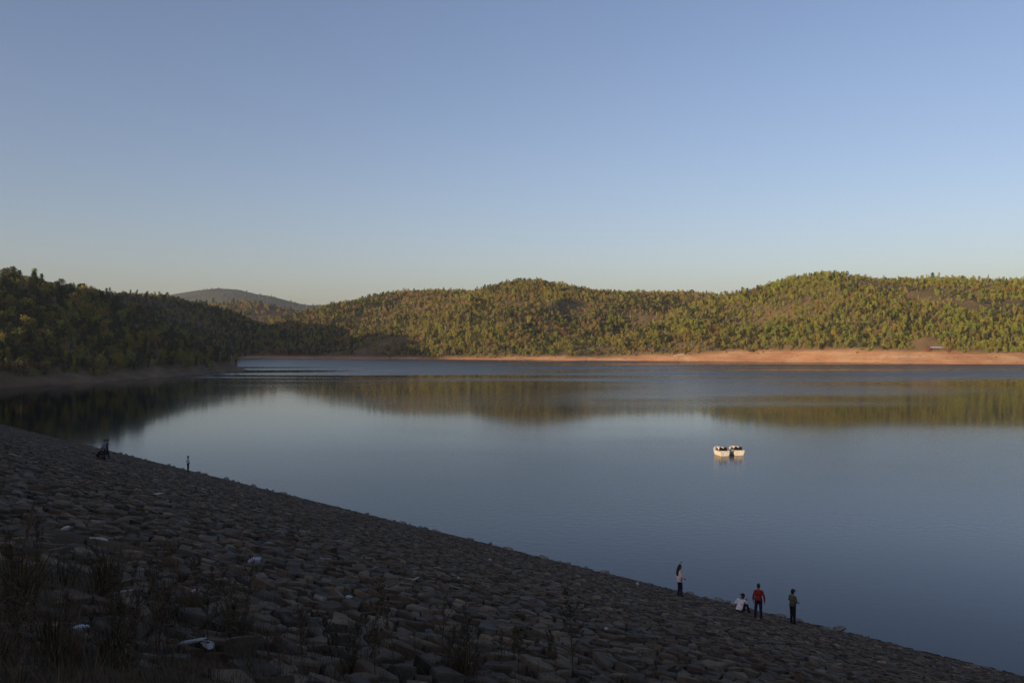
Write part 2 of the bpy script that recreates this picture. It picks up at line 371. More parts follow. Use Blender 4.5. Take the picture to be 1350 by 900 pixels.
# ------------------------------------------------------------------ dam slope
TH = math.atan(0.303); CT = math.cos(TH); ST = math.sin(TH); R2 = math.sqrt(0.5)
DO = Vector((DAM_LINE / 2, DAM_LINE / 2, 0)); DA = Vector((R2, -R2, 0)); DS = Vector((-CT * R2, -CT * R2, ST)); DN = Vector((ST * R2, ST * R2, CT))
DOn, DAn, DSn, DNn = (np.array(v) for v in (DO, DA, DS, DN))
def dam(u, v, w_=0.0): return DO + DA * u + DS * v + DN * w_
def damn(u, v, w_): return DOn + np.outer(u, DAn) + np.outer(v, DSn) + np.outer(w_, DNn)
def slope_uv(px, py):
    r = Vector(((px - 675) / F, 1, (HOR - py) / F)); o = Vector((0, 0, CAM_H))
    t = (DO - o).dot(DN) / r.dot(DN); p = o + r * t - DO
    return p.dot(DA), p.dot(DS)
VCREST = 57.0
def soil_w(u, v):
    """height of the earth sheet over the stone plane: silt and soil have buried the pitching near the top"""
    u = np.asarray(u, float); v = np.asarray(v, float)
    return -0.10 + 0.36 * sstep(31, 39.5, v + 6 * fbm(u / 5, v / 5, 2) - 0.10 * np.abs(u + 44)) * np.clip(0.48 + 1.5 * fbm(u / 2.2 + 5, v / 2.2, 4), 0, 1) + 0.02 * fbm(u * 2, v * 2, 2)
M['soil'] = noisy('soil', (0.035, 0.025, 0.016), (0.10, 0.068, 0.040), 0.9, 0.97, 0.8, 9, spec=0.1)
UA = axis(-60, 12, 0.22, -330, 240, 1.1); VA = np.concatenate([np.arange(-4, 24, 1.0), np.arange(24, 46, 0.22), np.arange(46.5, VCREST, 1.5), [VCREST]])
UU, VV = np.meshgrid(UA, VA)
PT = damn(UU.ravel(), VV.ravel(), soil_w(UU, VV).ravel())
# crest and downstream face close the bank
top = PT.reshape(*UU.shape, 3)[-1]
extra = []
for dx, dz in ((0.6, .12), (6.0, .12), (46.0, -24.0)): extra.append(top + np.array([-dx * R2, -dx * R2, dz]))
ALL = np.concatenate([PT.reshape(*UU.shape, 3), np.array(extra)], 0)
ii = np.arange(ALL.shape[0] * ALL.shape[1]).reshape(ALL.shape[:2])
q = np.stack([ii[:-1, :-1], ii[:-1, 1:], ii[1:, 1:], ii[1:, :-1]], -1).reshape(-1)
dme = npmesh('embankment', ALL.reshape(-1, 3), q, 4)
embank = mesh_obj('embankment', dme, M['soil'], smooth=True)
tag(embank, 'shaded dam embankment pitched with grey stones sloping down to the water', 'embankment', kind='structure')

# pitching stones: cells of an uneven grid, each its own solid
m, n, l, b = new_mat('pitching_stone')
tcol = n.new('ShaderNodeAttribute'); tcol.attribute_name = 'tone'
g = n.new('ShaderNodeNewGeometry')
t = n.new('ShaderNodeTexNoise'); t.inputs['Scale'].default_value = 7; t.inputs['Detail'].default_value = 8; t.inputs['Roughness'].default_value = .7; l.new(g.outputs['Position'], t.inputs['Vector'])
rr = ramp(n, [(0.25, (0.55,) * 3), (0.75, (1.4,) * 3)]); l.new(t.outputs['Fac'], rr.inputs[0])
mm = n.new('ShaderNodeMix'); mm.data_type = 'RGBA'; mm.blend_type = 'MULTIPLY'; mm.inputs[0].default_value = 1
l.new(tcol.outputs['Color'], mm.inputs[6]); l.new(rr.outputs[0], mm.inputs[7]); l.new(mm.outputs[2], b.inputs['Base Color'])
b.inputs['Roughness'].default_value = 0.82; b.inputs['Specular IOR Level'].default_value = 0.28
t2 = n.new('ShaderNodeTexNoise'); t2.inputs['Scale'].default_value = 16; t2.inputs['Detail'].default_value = 9; t2.inputs['Roughness'].default_value = .68; l.new(g.outputs['Position'], t2.inputs['Vector'])
bp = n.new('ShaderNodeBump'); bp.inputs['Strength'].default_value = 0.9; bp.inputs['Distance'].default_value = 0.035
l.new(t2.outputs['Fac'], bp.inputs['Height']); l.new(bp.outputs[0], b.inputs['Normal'])
M['stone'] = m

def build_stones():
    du, dv = 0.305, 0.235
    nu, nv = int(215 / du), int(50 / dv)
    U0, V0 = -195.0, -1.6
    grid = {}
    rnd = random.Random(5)
    for i in range(nu):
        for j in range(nv):
            u = U0 + (i + 0.5 * (j % 2) + rnd.uniform(-.42, .42)) * du; v = V0 + (j + rnd.uniform(-.42, .42)) * dv
            p = DO + DA * u + DS * v
            if p.y < 1.5 or abs(p.x) > 0.62 * p.y + 4: continue
            big = 0.08 + 0.24 * min(1, max(0, (v - 22) / 12))
            if rnd.random() < big: continue
            if p.y > 60 and rnd.random() < 0.35: continue
            grid[(i, j)] = (u, v)
    cells = []
    offs = [(a, c) for a in range(-4, 5) for c in range(-4, 5) if (a, c) != (0, 0)]
    offs.sort(key=lambda o: (o[0] * du) ** 2 + (o[1] * dv) ** 2)
    for (i, j), (u, v) in grid.items():
        poly = [(-1.3, -1.1), (1.3, -1.1), (1.3, 1.1), (-1.3, 1.1)]; mr = 1.7
        for a, c in offs:
            if math.hypot((abs(a) - 1) * du, (abs(c) - 1) * dv) > 2 * mr and abs(a) > 1 and abs(c) > 1: break
            nb = grid.get((i + a, j + c))
            if nb is None: continue
            x, y = nb[0] - u, nb[1] - v; d2 = (x * x + y * y) * 0.5
            if d2 > mr * mr * 2: continue
            out = []; k = len(poly); clipped = False
            pv = [px * x + py * y - d2 for px, py in poly]
            if max(pv) <= 0: continue
            for q_ in range(k):
                s0, s1 = pv[q_], pv[(q_ + 1) % k]; p0, p1 = poly[q_], poly[(q_ + 1) % k]
                if s0 <= 0: out.append(p0)
                if (s0 < 0 < s1) or (s1 < 0 < s0):
                    tt = s0 / (s0 - s1); out.append((p0[0] + (p1[0] - p0[0]) * tt, p0[1] + (p1[1] - p0[1]) * tt))
            poly = out
            mr = max(math.hypot(*q_) for q_ in poly)
        cells.append((u, v, poly))
    return cells
def stone_geo(u, v, poly, rnd, far):
    """verts (u,v,w) relative to (u,v) and faces"""
    cx = sum(p[0] for p in poly) / len(poly); cy = sum(p[1] for p in poly) / len(poly)
    # drop corners that are nearly on top of each other
    pl = []
    for p in poly:
        if not pl or math.hypot(p[0] - pl[-1][0], p[1] - pl[-1][1]) > 0.05: pl.append(p)
    n_ = len(pl)
    size = max(0.1, max(math.hypot(p[0] - cx, p[1] - cy) for p in pl))
    rough = min(1.0, max(0.0, (v - 18) / 16))
    tu = rnd.gauss(0, 0.06 + 0.07 * rough); tv = rnd.gauss(-0.03, 0.07 + 0.08 * rough)
    h0 = rnd.uniform(0.0, 0.09) + rough * rnd.uniform(-0.05, 0.05)
    gap = rnd.uniform(0.015, 0.05); k0 = max(0.55, 1 - gap / size * 1.3); k1 = k0 * rnd.uniform(0.86, 0.95)
    V = []; Fc = []
    jit = [(rnd.uniform(-.03, .03), rnd.uniform(-.03, .03), rnd.uniform(-.02, .012)) for _ in pl]
    for p in pl: V.append((cx + (p[0] - cx) * k0, cy + (p[1] - cy) * k0, -0.14))
    for p, q_ in zip(pl, jit):
        x, y = cx + (p[0] - cx) * k0 + q_[0] * .5, cy + (p[1] - cy) * k0 + q_[1] * .5
        V.append((x, y, h0 - rnd.uniform(.012, .035) + tu * x + tv * y + q_[2]))
    for p, q_ in zip(pl, jit):
        x, y = cx + (p[0] - cx) * k1 + q_[0], cy + (p[1] - cy) * k1 + q_[1]
        V.append((x, y, h0 + tu * x + tv * y + q_[2]))
    V.append((cx, cy, h0 + rnd.uniform(-.01, .012)))
    for r_ in (0, 1):
        for i in range(n_):
            j = (i + 1) % n_; a, c = r_ * n_ + i, r_ * n_ + j
            Fc.append((a, c, c + n_)); Fc.append((a, c + n_, a + n_))
    for i in range(n_): Fc.append((2 * n_ + i, 2 * n_ + (i + 1) % n_, 3 * n_))
    t_ = rnd.random(); br_ = rnd.lognormvariate(-0.1, 0.34)
    base = (0.098, 0.074, 0.049) if t_ < .5 else ((0.102, 0.073, 0.045) if t_ < .82 else (0.080, 0.068, 0.051))
    if rnd.random() < .012: base = (0.16, 0.135, 0.11)
    if v < 0.35 + 0.12 * math.sin(u * 1.7) + rnd.uniform(0, .2): br_ *= 0.45          # wet band
    return V, Fc, tuple(x * br_ for x in base)
def set_tone(me, cols):
    at = me.attributes.new('tone', 'FLOAT_COLOR', 'POINT'); at.data.foreach_set('color', np.asarray(cols, np.float32).ravel())
cells = build_stones()
rnd = random.Random(8)
def shown(u, v):
    p = dam(u, v); 
    if p.y < 2: return 0
    px = 675 + F * p.x / p.y; py = HOR + F * (CAM_H - p.z) / p.y
    if not (5 < px < 1345 and py < 890) : return 0
    return 1.0
score = []
for k, (u, v, poly) in enumerate(cells):
    s_ = shown(u, v)
    if s_:
        p = dam(u, v); vd = Vector((0, 0, CAM_H)) - p; fs = abs(vd.normalized().dot(DN))
        xs = [q_[0] for q_ in poly]; ys = [q_[1] for q_ in poly]
        ar = 0.5 * abs(sum(poly[i][0] * poly[(i + 1) % len(poly)][1] - poly[(i + 1) % len(poly)][0] * poly[i][1] for i in range(len(poly))))
        hid = float(soil_w(u, v)) > 0.03
        s_ = 0 if hid else ar * fs / vd.length_squared
    score.append(s_)
single = set(sorted(range(len(cells)), key=lambda k: -score[k])[:300])
AV, AF, AC = [], [], []; off = 0
for k, (u, v, poly) in enumerate(cells):
    V, Fc, col = stone_geo(u, v, poly, rnd, False)
    if k in single:
        W = [DA * a + DS * c + DN * d for a, c, d in V]
        sm = pymesh('stone', W, Fc); set_tone(sm, [(*col, 1)] * len(V))
        so = mesh_obj('stone', sm, M['stone'], embank); so.location = dam(u, v)
    else:
        AV += [(u + a, v + c, d) for a, c, d in V]; AF += [i + off for f_ in Fc for i in f_]; AC += [(*col, 1)] * len(V); off += len(V)
AV = np.array(AV); SV = damn(AV[:, 0], AV[:, 1], AV[:, 2])
sme = npmesh('stone_pitching', SV, np.array(AF), 3); set_tone(sme, AC)
pit = mesh_obj('stone_pitching', sme, M['stone'], embank); pit['kind'] = 'stuff'

def boulder_mesh(name, r, seed, squash=(1, .8, .65), sub=2):
    rn = random.Random(seed); bm = bmesh.new(); bmesh.ops.create_icosphere(bm, subdivisions=sub, radius=1)
    planes = [(Vector((rn.gauss(0, 1), rn.gauss(0, 1), rn.gauss(0, 1))).normalized(), rn.uniform(.55, .85)) for _ in range(9)]
    for vtx in bm.verts:
        p = vtx.co.copy()
        for nn, d in planes:
            e = p.dot(nn) - d
            if e > 0: p -= nn * e
        vtx.co = Vector((p.x * squash[0], p.y * squash[1], p.z * squash[2])) * r * rn.uniform(.97, 1.03)
    me = bpy.data.meshes.new(name); bm.to_mesh(me); bm.free(); return me

# ------------------------------------------------------------------ trees
def tree_geo(seed, H, W, shape, nleaf, lsize, bare=False, trunk_h=0.25, up=0.0):
    """returns (trunk verts, faces), (leaf verts, quads): tapered trunk with limbs, crown of leaf-sized faces in uneven clumps"""
    rn = random.Random(seed); tr = MB()
    lean = Vector((rn.gauss(0, .05), rn.gauss(0, .05), 1)) * H
    k = 6 if not bare else 8
    tr.tube([lean * 0 + Vector((0, 0, -0.5)), lean * .25 + Vector((rn.gauss(0, .06), rn.gauss(0, .06), 0)), lean * .55 + Vector((rn.gauss(0, .12), rn.gauss(0, .12), 0)), lean * .93], [H * .026, H * .02, H * .013, H * .004], 6)
    clumps = []
    nl = rn.randint(11, 15) if not bare else 18
    for i in range(nl):
        f = trunk_h + (0.97 - trunk_h) * ((i + rn.random()) / nl)
        if shape == 'cone': rad = W * .5 * (1.08 - f) / (1.08 - trunk_h) * rn.uniform(.55, 1.0)
        elif shape == 'round': rad = W * .5 * math.sqrt(max(0.08, 1 - ((f - .62) / .46) ** 2)) * rn.uniform(.45, 1.0)
        else: rad = W * .5 * (0.45 + 0.75 * f) * rn.uniform(.45, 1.05)
        a = i * 2.4 + rn.gauss(0, .5); b0 = lean * (f * .78)
        e = Vector((math.cos(a) * rad, math.sin(a) * rad, 0)) * .72 + lean * f
        mid = (b0 + e) * .5 + Vector((rn.gauss(0, .1), rn.gauss(0, .1), -.04 * H * (1 - up)))
        tr.tube([b0, mid, e], [H * .009, H * .006, H * .0025], 4, False)
        clumps.append((e, rn.uniform(.16, .26) * W, rn.uniform(.6, 1.4)))
        if bare:
            for q_ in range(5):
                d = Vector((rn.gauss(0, 1), rn.gauss(0, 1), rn.gauss(.7, .6))).normalized() * rn.uniform(.08, .2) * H
                st_ = mid.lerp(e, rn.random()); tr.tube([st_, st_ + d * .55 + Vector((0, 0, .02)), st_ + d], [H * .004, H * .003, H * .0015], 3, False)
    clumps.append((lean * .96, .14 * W, .7))
    tot = sum(c[2] for c in clumps); lv = []
    for c, r, wt in clumps:
        for _ in range(int(nleaf * wt / tot)):
            d = Vector((rn.gauss(0, 1), rn.gauss(0, 1), rn.gauss(0, .75))); 
            if d.length > 1.9: d *= 1.9 / d.length
            p = c + d * r * .62
            nrm = (d + Vector((rn.gauss(0, .8), rn.gauss(0, .8), rn.gauss(.4, .8)))).normalized()
            x = nrm.cross(Vector((rn.gauss(0, 1), rn.gauss(0, 1), rn.gauss(0, 1)))).normalized(); y = nrm.cross(x)
            s_ = lsize * rn.uniform(.6, 1.35)
            lv += [p - x * s_ * .5, p + y * s_ * .32, p + x * s_ * .55, p - y * s_ * .32]
    return tr, lv
TREE_KINDS = [  # name, label words, leaf material, bark, list of (seed,H,W,shape,nleaf,lsize,bare)
    ('round_tree', 'olive-green bushy tree', 'leaf_olive', 'bark', [(1, 6.2, 5.2, 'round', 620, .50, False), (2, 5.2, 4.6, 'round', 560, .48, False), (3, 7.0, 5.6, 'vase', 640, .52, False)]),
    ('green_tree', 'fresh green upright tree', 'leaf_green', 'bark', [(4, 7.6, 4.2, 'cone', 560, .46, False), (5, 6.4, 4.6, 'vase', 520, .47, False), (6, 6.2, 4.9, 'round', 560, .48, False), (16, 4.6, 4.4, 'vase', 420, .44, False)]),
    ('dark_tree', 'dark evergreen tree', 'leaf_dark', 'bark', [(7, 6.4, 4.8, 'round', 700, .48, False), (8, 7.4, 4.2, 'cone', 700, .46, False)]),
    ('dry_tree', 'dry rust-brown leafed tree', 'leaf_dry', 'bark', [(9, 5.4, 4.8, 'round', 460, .46, False), (10, 5.0, 4.6, 'vase', 420, .46, False)]),
    ('bare_tree', 'nearly leafless grey-brown tree', 'twig', 'pale_bark', [(12, 6.2, 4.6, 'vase', 150, .34, True), (13, 5.4, 4.4, 'vase', 170, .34, True)]),
    ('shrub', 'low olive shrub', 'leaf_olive', 'bark', [(14, 2.3, 3.2, 'vase', 260, .36, False), (15, 2.0, 2.8, 'vase', 240, .34, False)]),
]
protos = bpy.data.collections.new('tree_kinds')        # not linked to the scene: source meshes for the forest masses
VAR = []                                                # flat list: (kind index, trunk mesh, crown mesh)
for ki, (nm, lw, lm, bm_, vs) in enumerate(TREE_KINDS):
    for (sd_, H_, W_, sh, nl_, ls, bare) in vs:
        tr, lv = tree_geo(sd_, H_, W_, sh, nl_, ls, bare, trunk_h=(0.06 if nm == 'shrub' else 0.2))
        tm = tr.mesh('trunk'); tm.materials.append(M[bm_])
        cm = npmesh('crown', np.array([tuple(p) for p in lv]), np.arange(len(lv)), 4); cm.materials.append(M[lm])
        nv = len(tr.v)
        jm = pymesh('tree_mesh', tr.v + [tuple(p) for p in lv], tr.f + [(nv + i, nv + i + 1, nv + i + 2, nv + i + 3) for i in range(0, len(lv), 4)])
        jm.materials.append(M[bm_]); jm.materials.append(M[lm])
        jm.polygons.foreach_set('material_index', [0] * len(tr.f) + [1] * (len(lv) // 4))
        po = bpy.data.objects.new('tree_kind_%02d' % len(VAR), jm); protos.objects.link(po)
        VAR.append((ki, tm, cm, H_))
KV = [[i for i, v_ in enumerate(VAR) if v_[0] == k] for k in range(len(TREE_KINDS))]

# scatter over the hills
def visible(x, y, z, slack):
    ok = np.ones(len(x), bool)
    for t_ in np.concatenate([np.linspace(.25, .9, 40), np.linspace(.905, .992, 24)]):
        ok &= (CAM_H + (z - CAM_H) * t_ + slack) > hgt(x * t_, y * t_)
    return ok
pts = []
def scatter(x0, x1, y0, y1, sp):
    gx = np.arange(x0, x1, sp); gy = np.arange(y0, y1, sp); a, b_ = np.meshgrid(gx, gy)
    a = a.ravel() + RNG.uniform(-.55, .55, a.size) * sp; b_ = b_.ravel() + RNG.uniform(-.55, .55, a.size) * sp
    return a, b_
XS, YS, SPC = [], [], []
for x0, x1, y0, y1, sp in ((-640, 620, 230, 800, 2.0), (-560, 700, 800, 1180, 2.2), (-900, 100, 1180, 1420, 5.0), (-1600, 200, 2250, 2800, 9.5), (-460, -230, -80, 230, 6.4)):
    a, b_ = scatter(x0, x1, y0, y1, sp); XS.append(a); YS.append(b_); SPC.append(np.full(a.size, sp))
X = np.concatenate(XS); Y = np.concatenate(YS); SPC = np.concatenate(SPC)
Z = hgt(X, Y); D = sdat(X, Y)
hb_ = 3.6 - 0.9 * sstep(40, -40, X) * sstep(520, 580, Y) + 4.2 * sstep(60, 230, X) * sstep(300, 420, Y) + 0.6 * sstep(-120, -135, X) * sstep(470, 420, Y)
cover = fbm(X / 60 + 20, Y / 60 + 3, 3)
left = (X < -110) & (Y < 470)
rb = RNG.random(X.size)
keep = (D > hb_ * 2.4 - 2 + 10 * fbm(X / 12, Y / 12, 3)) & (RNG.random(X.size) < np.clip(0.88 + 3.4 * cover, .10, 1)) & (Y + X > 95)
keep &= (D > hb_ * 2.4 + 1.5) | (RNG.random(X.size) < 0.5)
on_bank = (D > 3) & (D < hb_ * 2.4 + 1) & (rb < 0.018) & (X > -60)
keep |= on_bank
keep &= ~((np.abs(X - 268) < 9) & (Y < 562))           # clearing at the shelter
offx = np.abs(X) > 0.68 * Y + 25
keep &= ~(offx & (Y > 260) & (X > 0)) & ~(offx & (Y > 520))
X, Y, Z, D, SPC, cover = (q_[keep] for q_ in (X, Y, Z, D, SPC, cover))
vis = visible(X, Y, Z + 6, 9.0) | ((X < -150) & (np.abs(X) > 0.6 * Y) & (Y < 500))
X, Y, Z, D, SPC, cover = (q_[vis] for q_ in (X, Y, Z, D, SPC, cover))
NT = len(X)
# which kind grows where: patches, with every patch mixed
p1 = fbm(X / 75 + 3, Y / 75 + 8, 3); p2 = fbm(X / 48 + 33, Y / 48 + 1, 3)
east = sstep(70, 240, X) * sstep(840, 740, Y); up_ = sstep(20, 65, Z)
wts = np.stack([
    1.0 + 0 * X,
    0.28 + 1.5 * east + 1.0 * np.clip(p1 * 3, 0, 1) * (X > -60),
    0.20 + 0.25 * (1 - east) + 1.2 * np.clip(-p1 * 3.4, 0, 1) + 1.1 * (X < -120) ,  # extra dark trees on the left: headland shade put into leaf colour
    0.14 + 2.8 * np.clip(p2 * 3.6 - .08, 0, 1) * (1 - .60 * east) + 0.5 * up_ * (1 - east) + 0.35 * (X < -120),
    0.10 + 1.0 * np.clip(p2 * 3 - .15, 0, 1) * (1 - .7 * east),
    0.45 + 1.2 * np.clip(-cover * 4, 0, 1)], 1)
wts /= wts.sum(1, keepdims=True); cw = wts.cumsum(1); r_ = RNG.random(NT)
kind = (r_[:, None] > cw).sum(1).clip(0, 5)
hbk = 3.6 + 4.2 * sstep(60, 230, X) * sstep(300, 420, Y)
bankplant = (D < hbk * 2.4 - 2) & (Y > 480)
kind[bankplant] = 5
var = np.array([RNG.choice(KV[k]) for k in kind])
scl = np.exp(RNG.normal(0, .36, NT)).clip(.4, 1.9) * np.where(SPC > 6, 1.1, np.where(SPC > 4.5, 1.6, 1.0)) * np.where(Y > 780, 1.05, 1.0)
scl *= np.where((X < -110) & (Y < 470), 0.52, 0.395)
scl = np.where(bankplant, scl * .7, scl)
rot = RNG.uniform(0, 2 * math.pi, NT)
# the 300 that show largest
front = visible(X, Y, Z + 4.5 * scl, 1.0)
Hh = np.array([VAR[v_][3] for v_ in var]) * scl
inframe = (np.abs(X) < 0.6 * Y) & (Y > 200)
show = np.where(inframe & front & (kind != 5), Hh / Y, 0)
near = (X < -110) & (Y < 470)
big = set(np.argsort(-np.where(near, show, 0))[:150].tolist()) | set(np.argsort(-np.where(near, 0, show))[:150].tolist())
big = [k for k in big if show[k] > 0]
for k in big:
    ki, tm, cm, _ = VAR[var[k]]; nm, lw = TREE_KINDS[ki][:2]
    t_ = empty(nm, (X[k], Y[k], Z[k] - .1), rot[k]); t_.scale = (scl[k],) * 3
    if near[k]: wh, gr = 'on the shaded headland', 'trees on the shaded headland'
    elif D[k] < hb_.max() * 2.4 + 14: wh, gr = 'at the forest edge above the red bank', 'trees along the sunlit far bank'
    elif X[k] < -60: wh, gr = 'on the wooded ridge behind the headland', 'trees on the ridge behind the headland'
    else: wh, gr = 'on the sunlit far hillside', 'trees on the sunlit far hillside'
    hi_ = 'low down' if D[k] < 32 else ('halfway up' if D[k] < 75 else 'high up')
    if near[k]: wh = hi_ + ' ' + wh + (' close to its tip' if Y[k] > 385 else (' towards its middle' if Y[k] > 320 else ' at the picture edge'))
    elif 'edge' in wh: wh = wh + (' beyond the two boats' if 80 < X[k] < 200 else (' east of the shelter' if X[k] > 262 else (' near the shelter' if X[k] >= 200 else ' across the lake')))
    else: wh = hi_ + ' ' + wh
    tag(t_, lw + ' ' + wh, 'tree', gr + ', ' + nm.replace('_', ' ') + 's')
    mesh_obj('trunk', tm, None, t_); mesh_obj('crown', cm, None, t_)
rest = np.ones(NT, bool); rest[big] = False

# forest masses: points that carry a tree kind, instanced by geometry nodes
ng = bpy.data.node_groups.new('forest', 'GeometryNodeTree')
ng.interface.new_socket('Geometry', in_out='INPUT', socket_type='NodeSocketGeometry'); ng.interface.new_socket('Geometry', in_out='OUTPUT', socket_type='NodeSocketGeometry')
gn = ng.nodes; gl = ng.links
gi = gn.new('NodeGroupInput'); go = gn.new('NodeGroupOutput')
ci = gn.new('GeometryNodeCollectionInfo'); ci.inputs['Collection'].default_value = protos; ci.inputs['Separate Children'].default_value = True; ci.inputs['Reset Children'].default_value = True
ip = gn.new('GeometryNodeInstanceOnPoints'); ip.inputs['Pick Instance'].default_value = True
def attr(nm, dt):
    a = gn.new('GeometryNodeInputNamedAttribute'); a.data_type = dt; a.inputs['Name'].default_value = nm; return a
ai = attr('variant', 'INT'); asq = attr('size', 'FLOAT_VECTOR'); ar = attr('turn', 'FLOAT_VECTOR')
gl.new(gi.outputs[0], ip.inputs['Points']); gl.new(ci.outputs[0], ip.inputs['Instance'])
gl.new([o for o in ai.outputs if o.enabled][0], ip.inputs['Instance Index']); gl.new([o for o in asq.outputs if o.enabled][0], ip.inputs['Scale'])
e2r = gn.new('FunctionNodeEulerToRotation'); gl.new([o for o in ar.outputs if o.enabled][0], e2r.inputs[0]); gl.new(e2r.outputs[0], ip.inputs['Rotation'])
gl.new(ip.outputs[0], go.inputs[0])
ZONES = [
    ('forest', 'dense green and olive forest over the sunlit hill above the shelter', (X > 95) & (Y < 790) & (Y > 230) & ~((X < 180) & (Y > 700))),
    ('forest', 'olive and brown forest over the middle hills across the water', (X > -330) & (Y >= 690) & (Y < 1190)),
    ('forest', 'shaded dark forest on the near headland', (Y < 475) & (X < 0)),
    ('forest', 'dim forest on the ridge behind the headland', (Y >= 475) & (X < -90) & (Y < 800)),
    ('forest', 'hazy forest on the far blue hill and its foothill', (Y >= 1190)),
]
done = np.zeros(NT, bool)
for zi, (nm, lb, msk) in enumerate(ZONES + [('forest', 'forest strip along the foot of the middle hills', np.ones(NT, bool))]):
    mk = msk & rest & ~done; done |= mk; q_ = np.nonzero(mk)[0]
    if not len(q_): continue
    pm = bpy.data.meshes.new('forest'); pm.vertices.add(len(q_)); pm.vertices.foreach_set('co', np.stack([X[q_], Y[q_], Z[q_] - .1], 1).astype(np.float32).ravel())
    a_ = pm.attributes.new('variant', 'INT', 'POINT'); a_.data.foreach_set('value', var[q_].astype(np.int32))
    wd_ = np.exp(RNG.normal(0, .22, len(q_))); tl_ = np.exp(RNG.normal(-.04, .18, len(q_)))
    a_ = pm.attributes.new('size', 'FLOAT_VECTOR', 'POINT'); a_.data.foreach_set('vector', np.stack([scl[q_] * wd_, scl[q_] * wd_ * np.exp(RNG.normal(0, .12, len(q_))), scl[q_] * tl_], 1).astype(np.float32).ravel())
    a_ = pm.attributes.new('turn', 'FLOAT_VECTOR', 'POINT'); a_.data.foreach_set('vector', np.stack([RNG.normal(0, .04, len(q_)), RNG.normal(0, .04, len(q_)), rot[q_]], 1).astype(np.float32).ravel())
    fo = link(bpy.data.objects.new(nm, pm)); tag(fo, lb, 'forest', kind='stuff')
    md = fo.modifiers.new('forest', 'NODES'); md.node_group = ng

# ------------------------------------------------------------------ haze
hz, n, l, b = new_mat('haze'); n.remove(b)
pv = n.new('ShaderNodeVolumePrincipled'); pv.inputs['Color'].default_value = (0.72, 0.86, 1.0, 1); pv.inputs['Density'].default_value = 0.00007; pv.inputs['Anisotropy'].default_value = 0.2
l.new(pv.outputs[0], n['Material Output'].inputs['Volume'])
mb = MB(); mb.box((0, 2700, 112.0), (14900, 12900, 270.0))
hzo = mb.build('haze', hz); tag(hzo, 'thin blue evening haze over the whole valley', 'haze', kind='stuff')

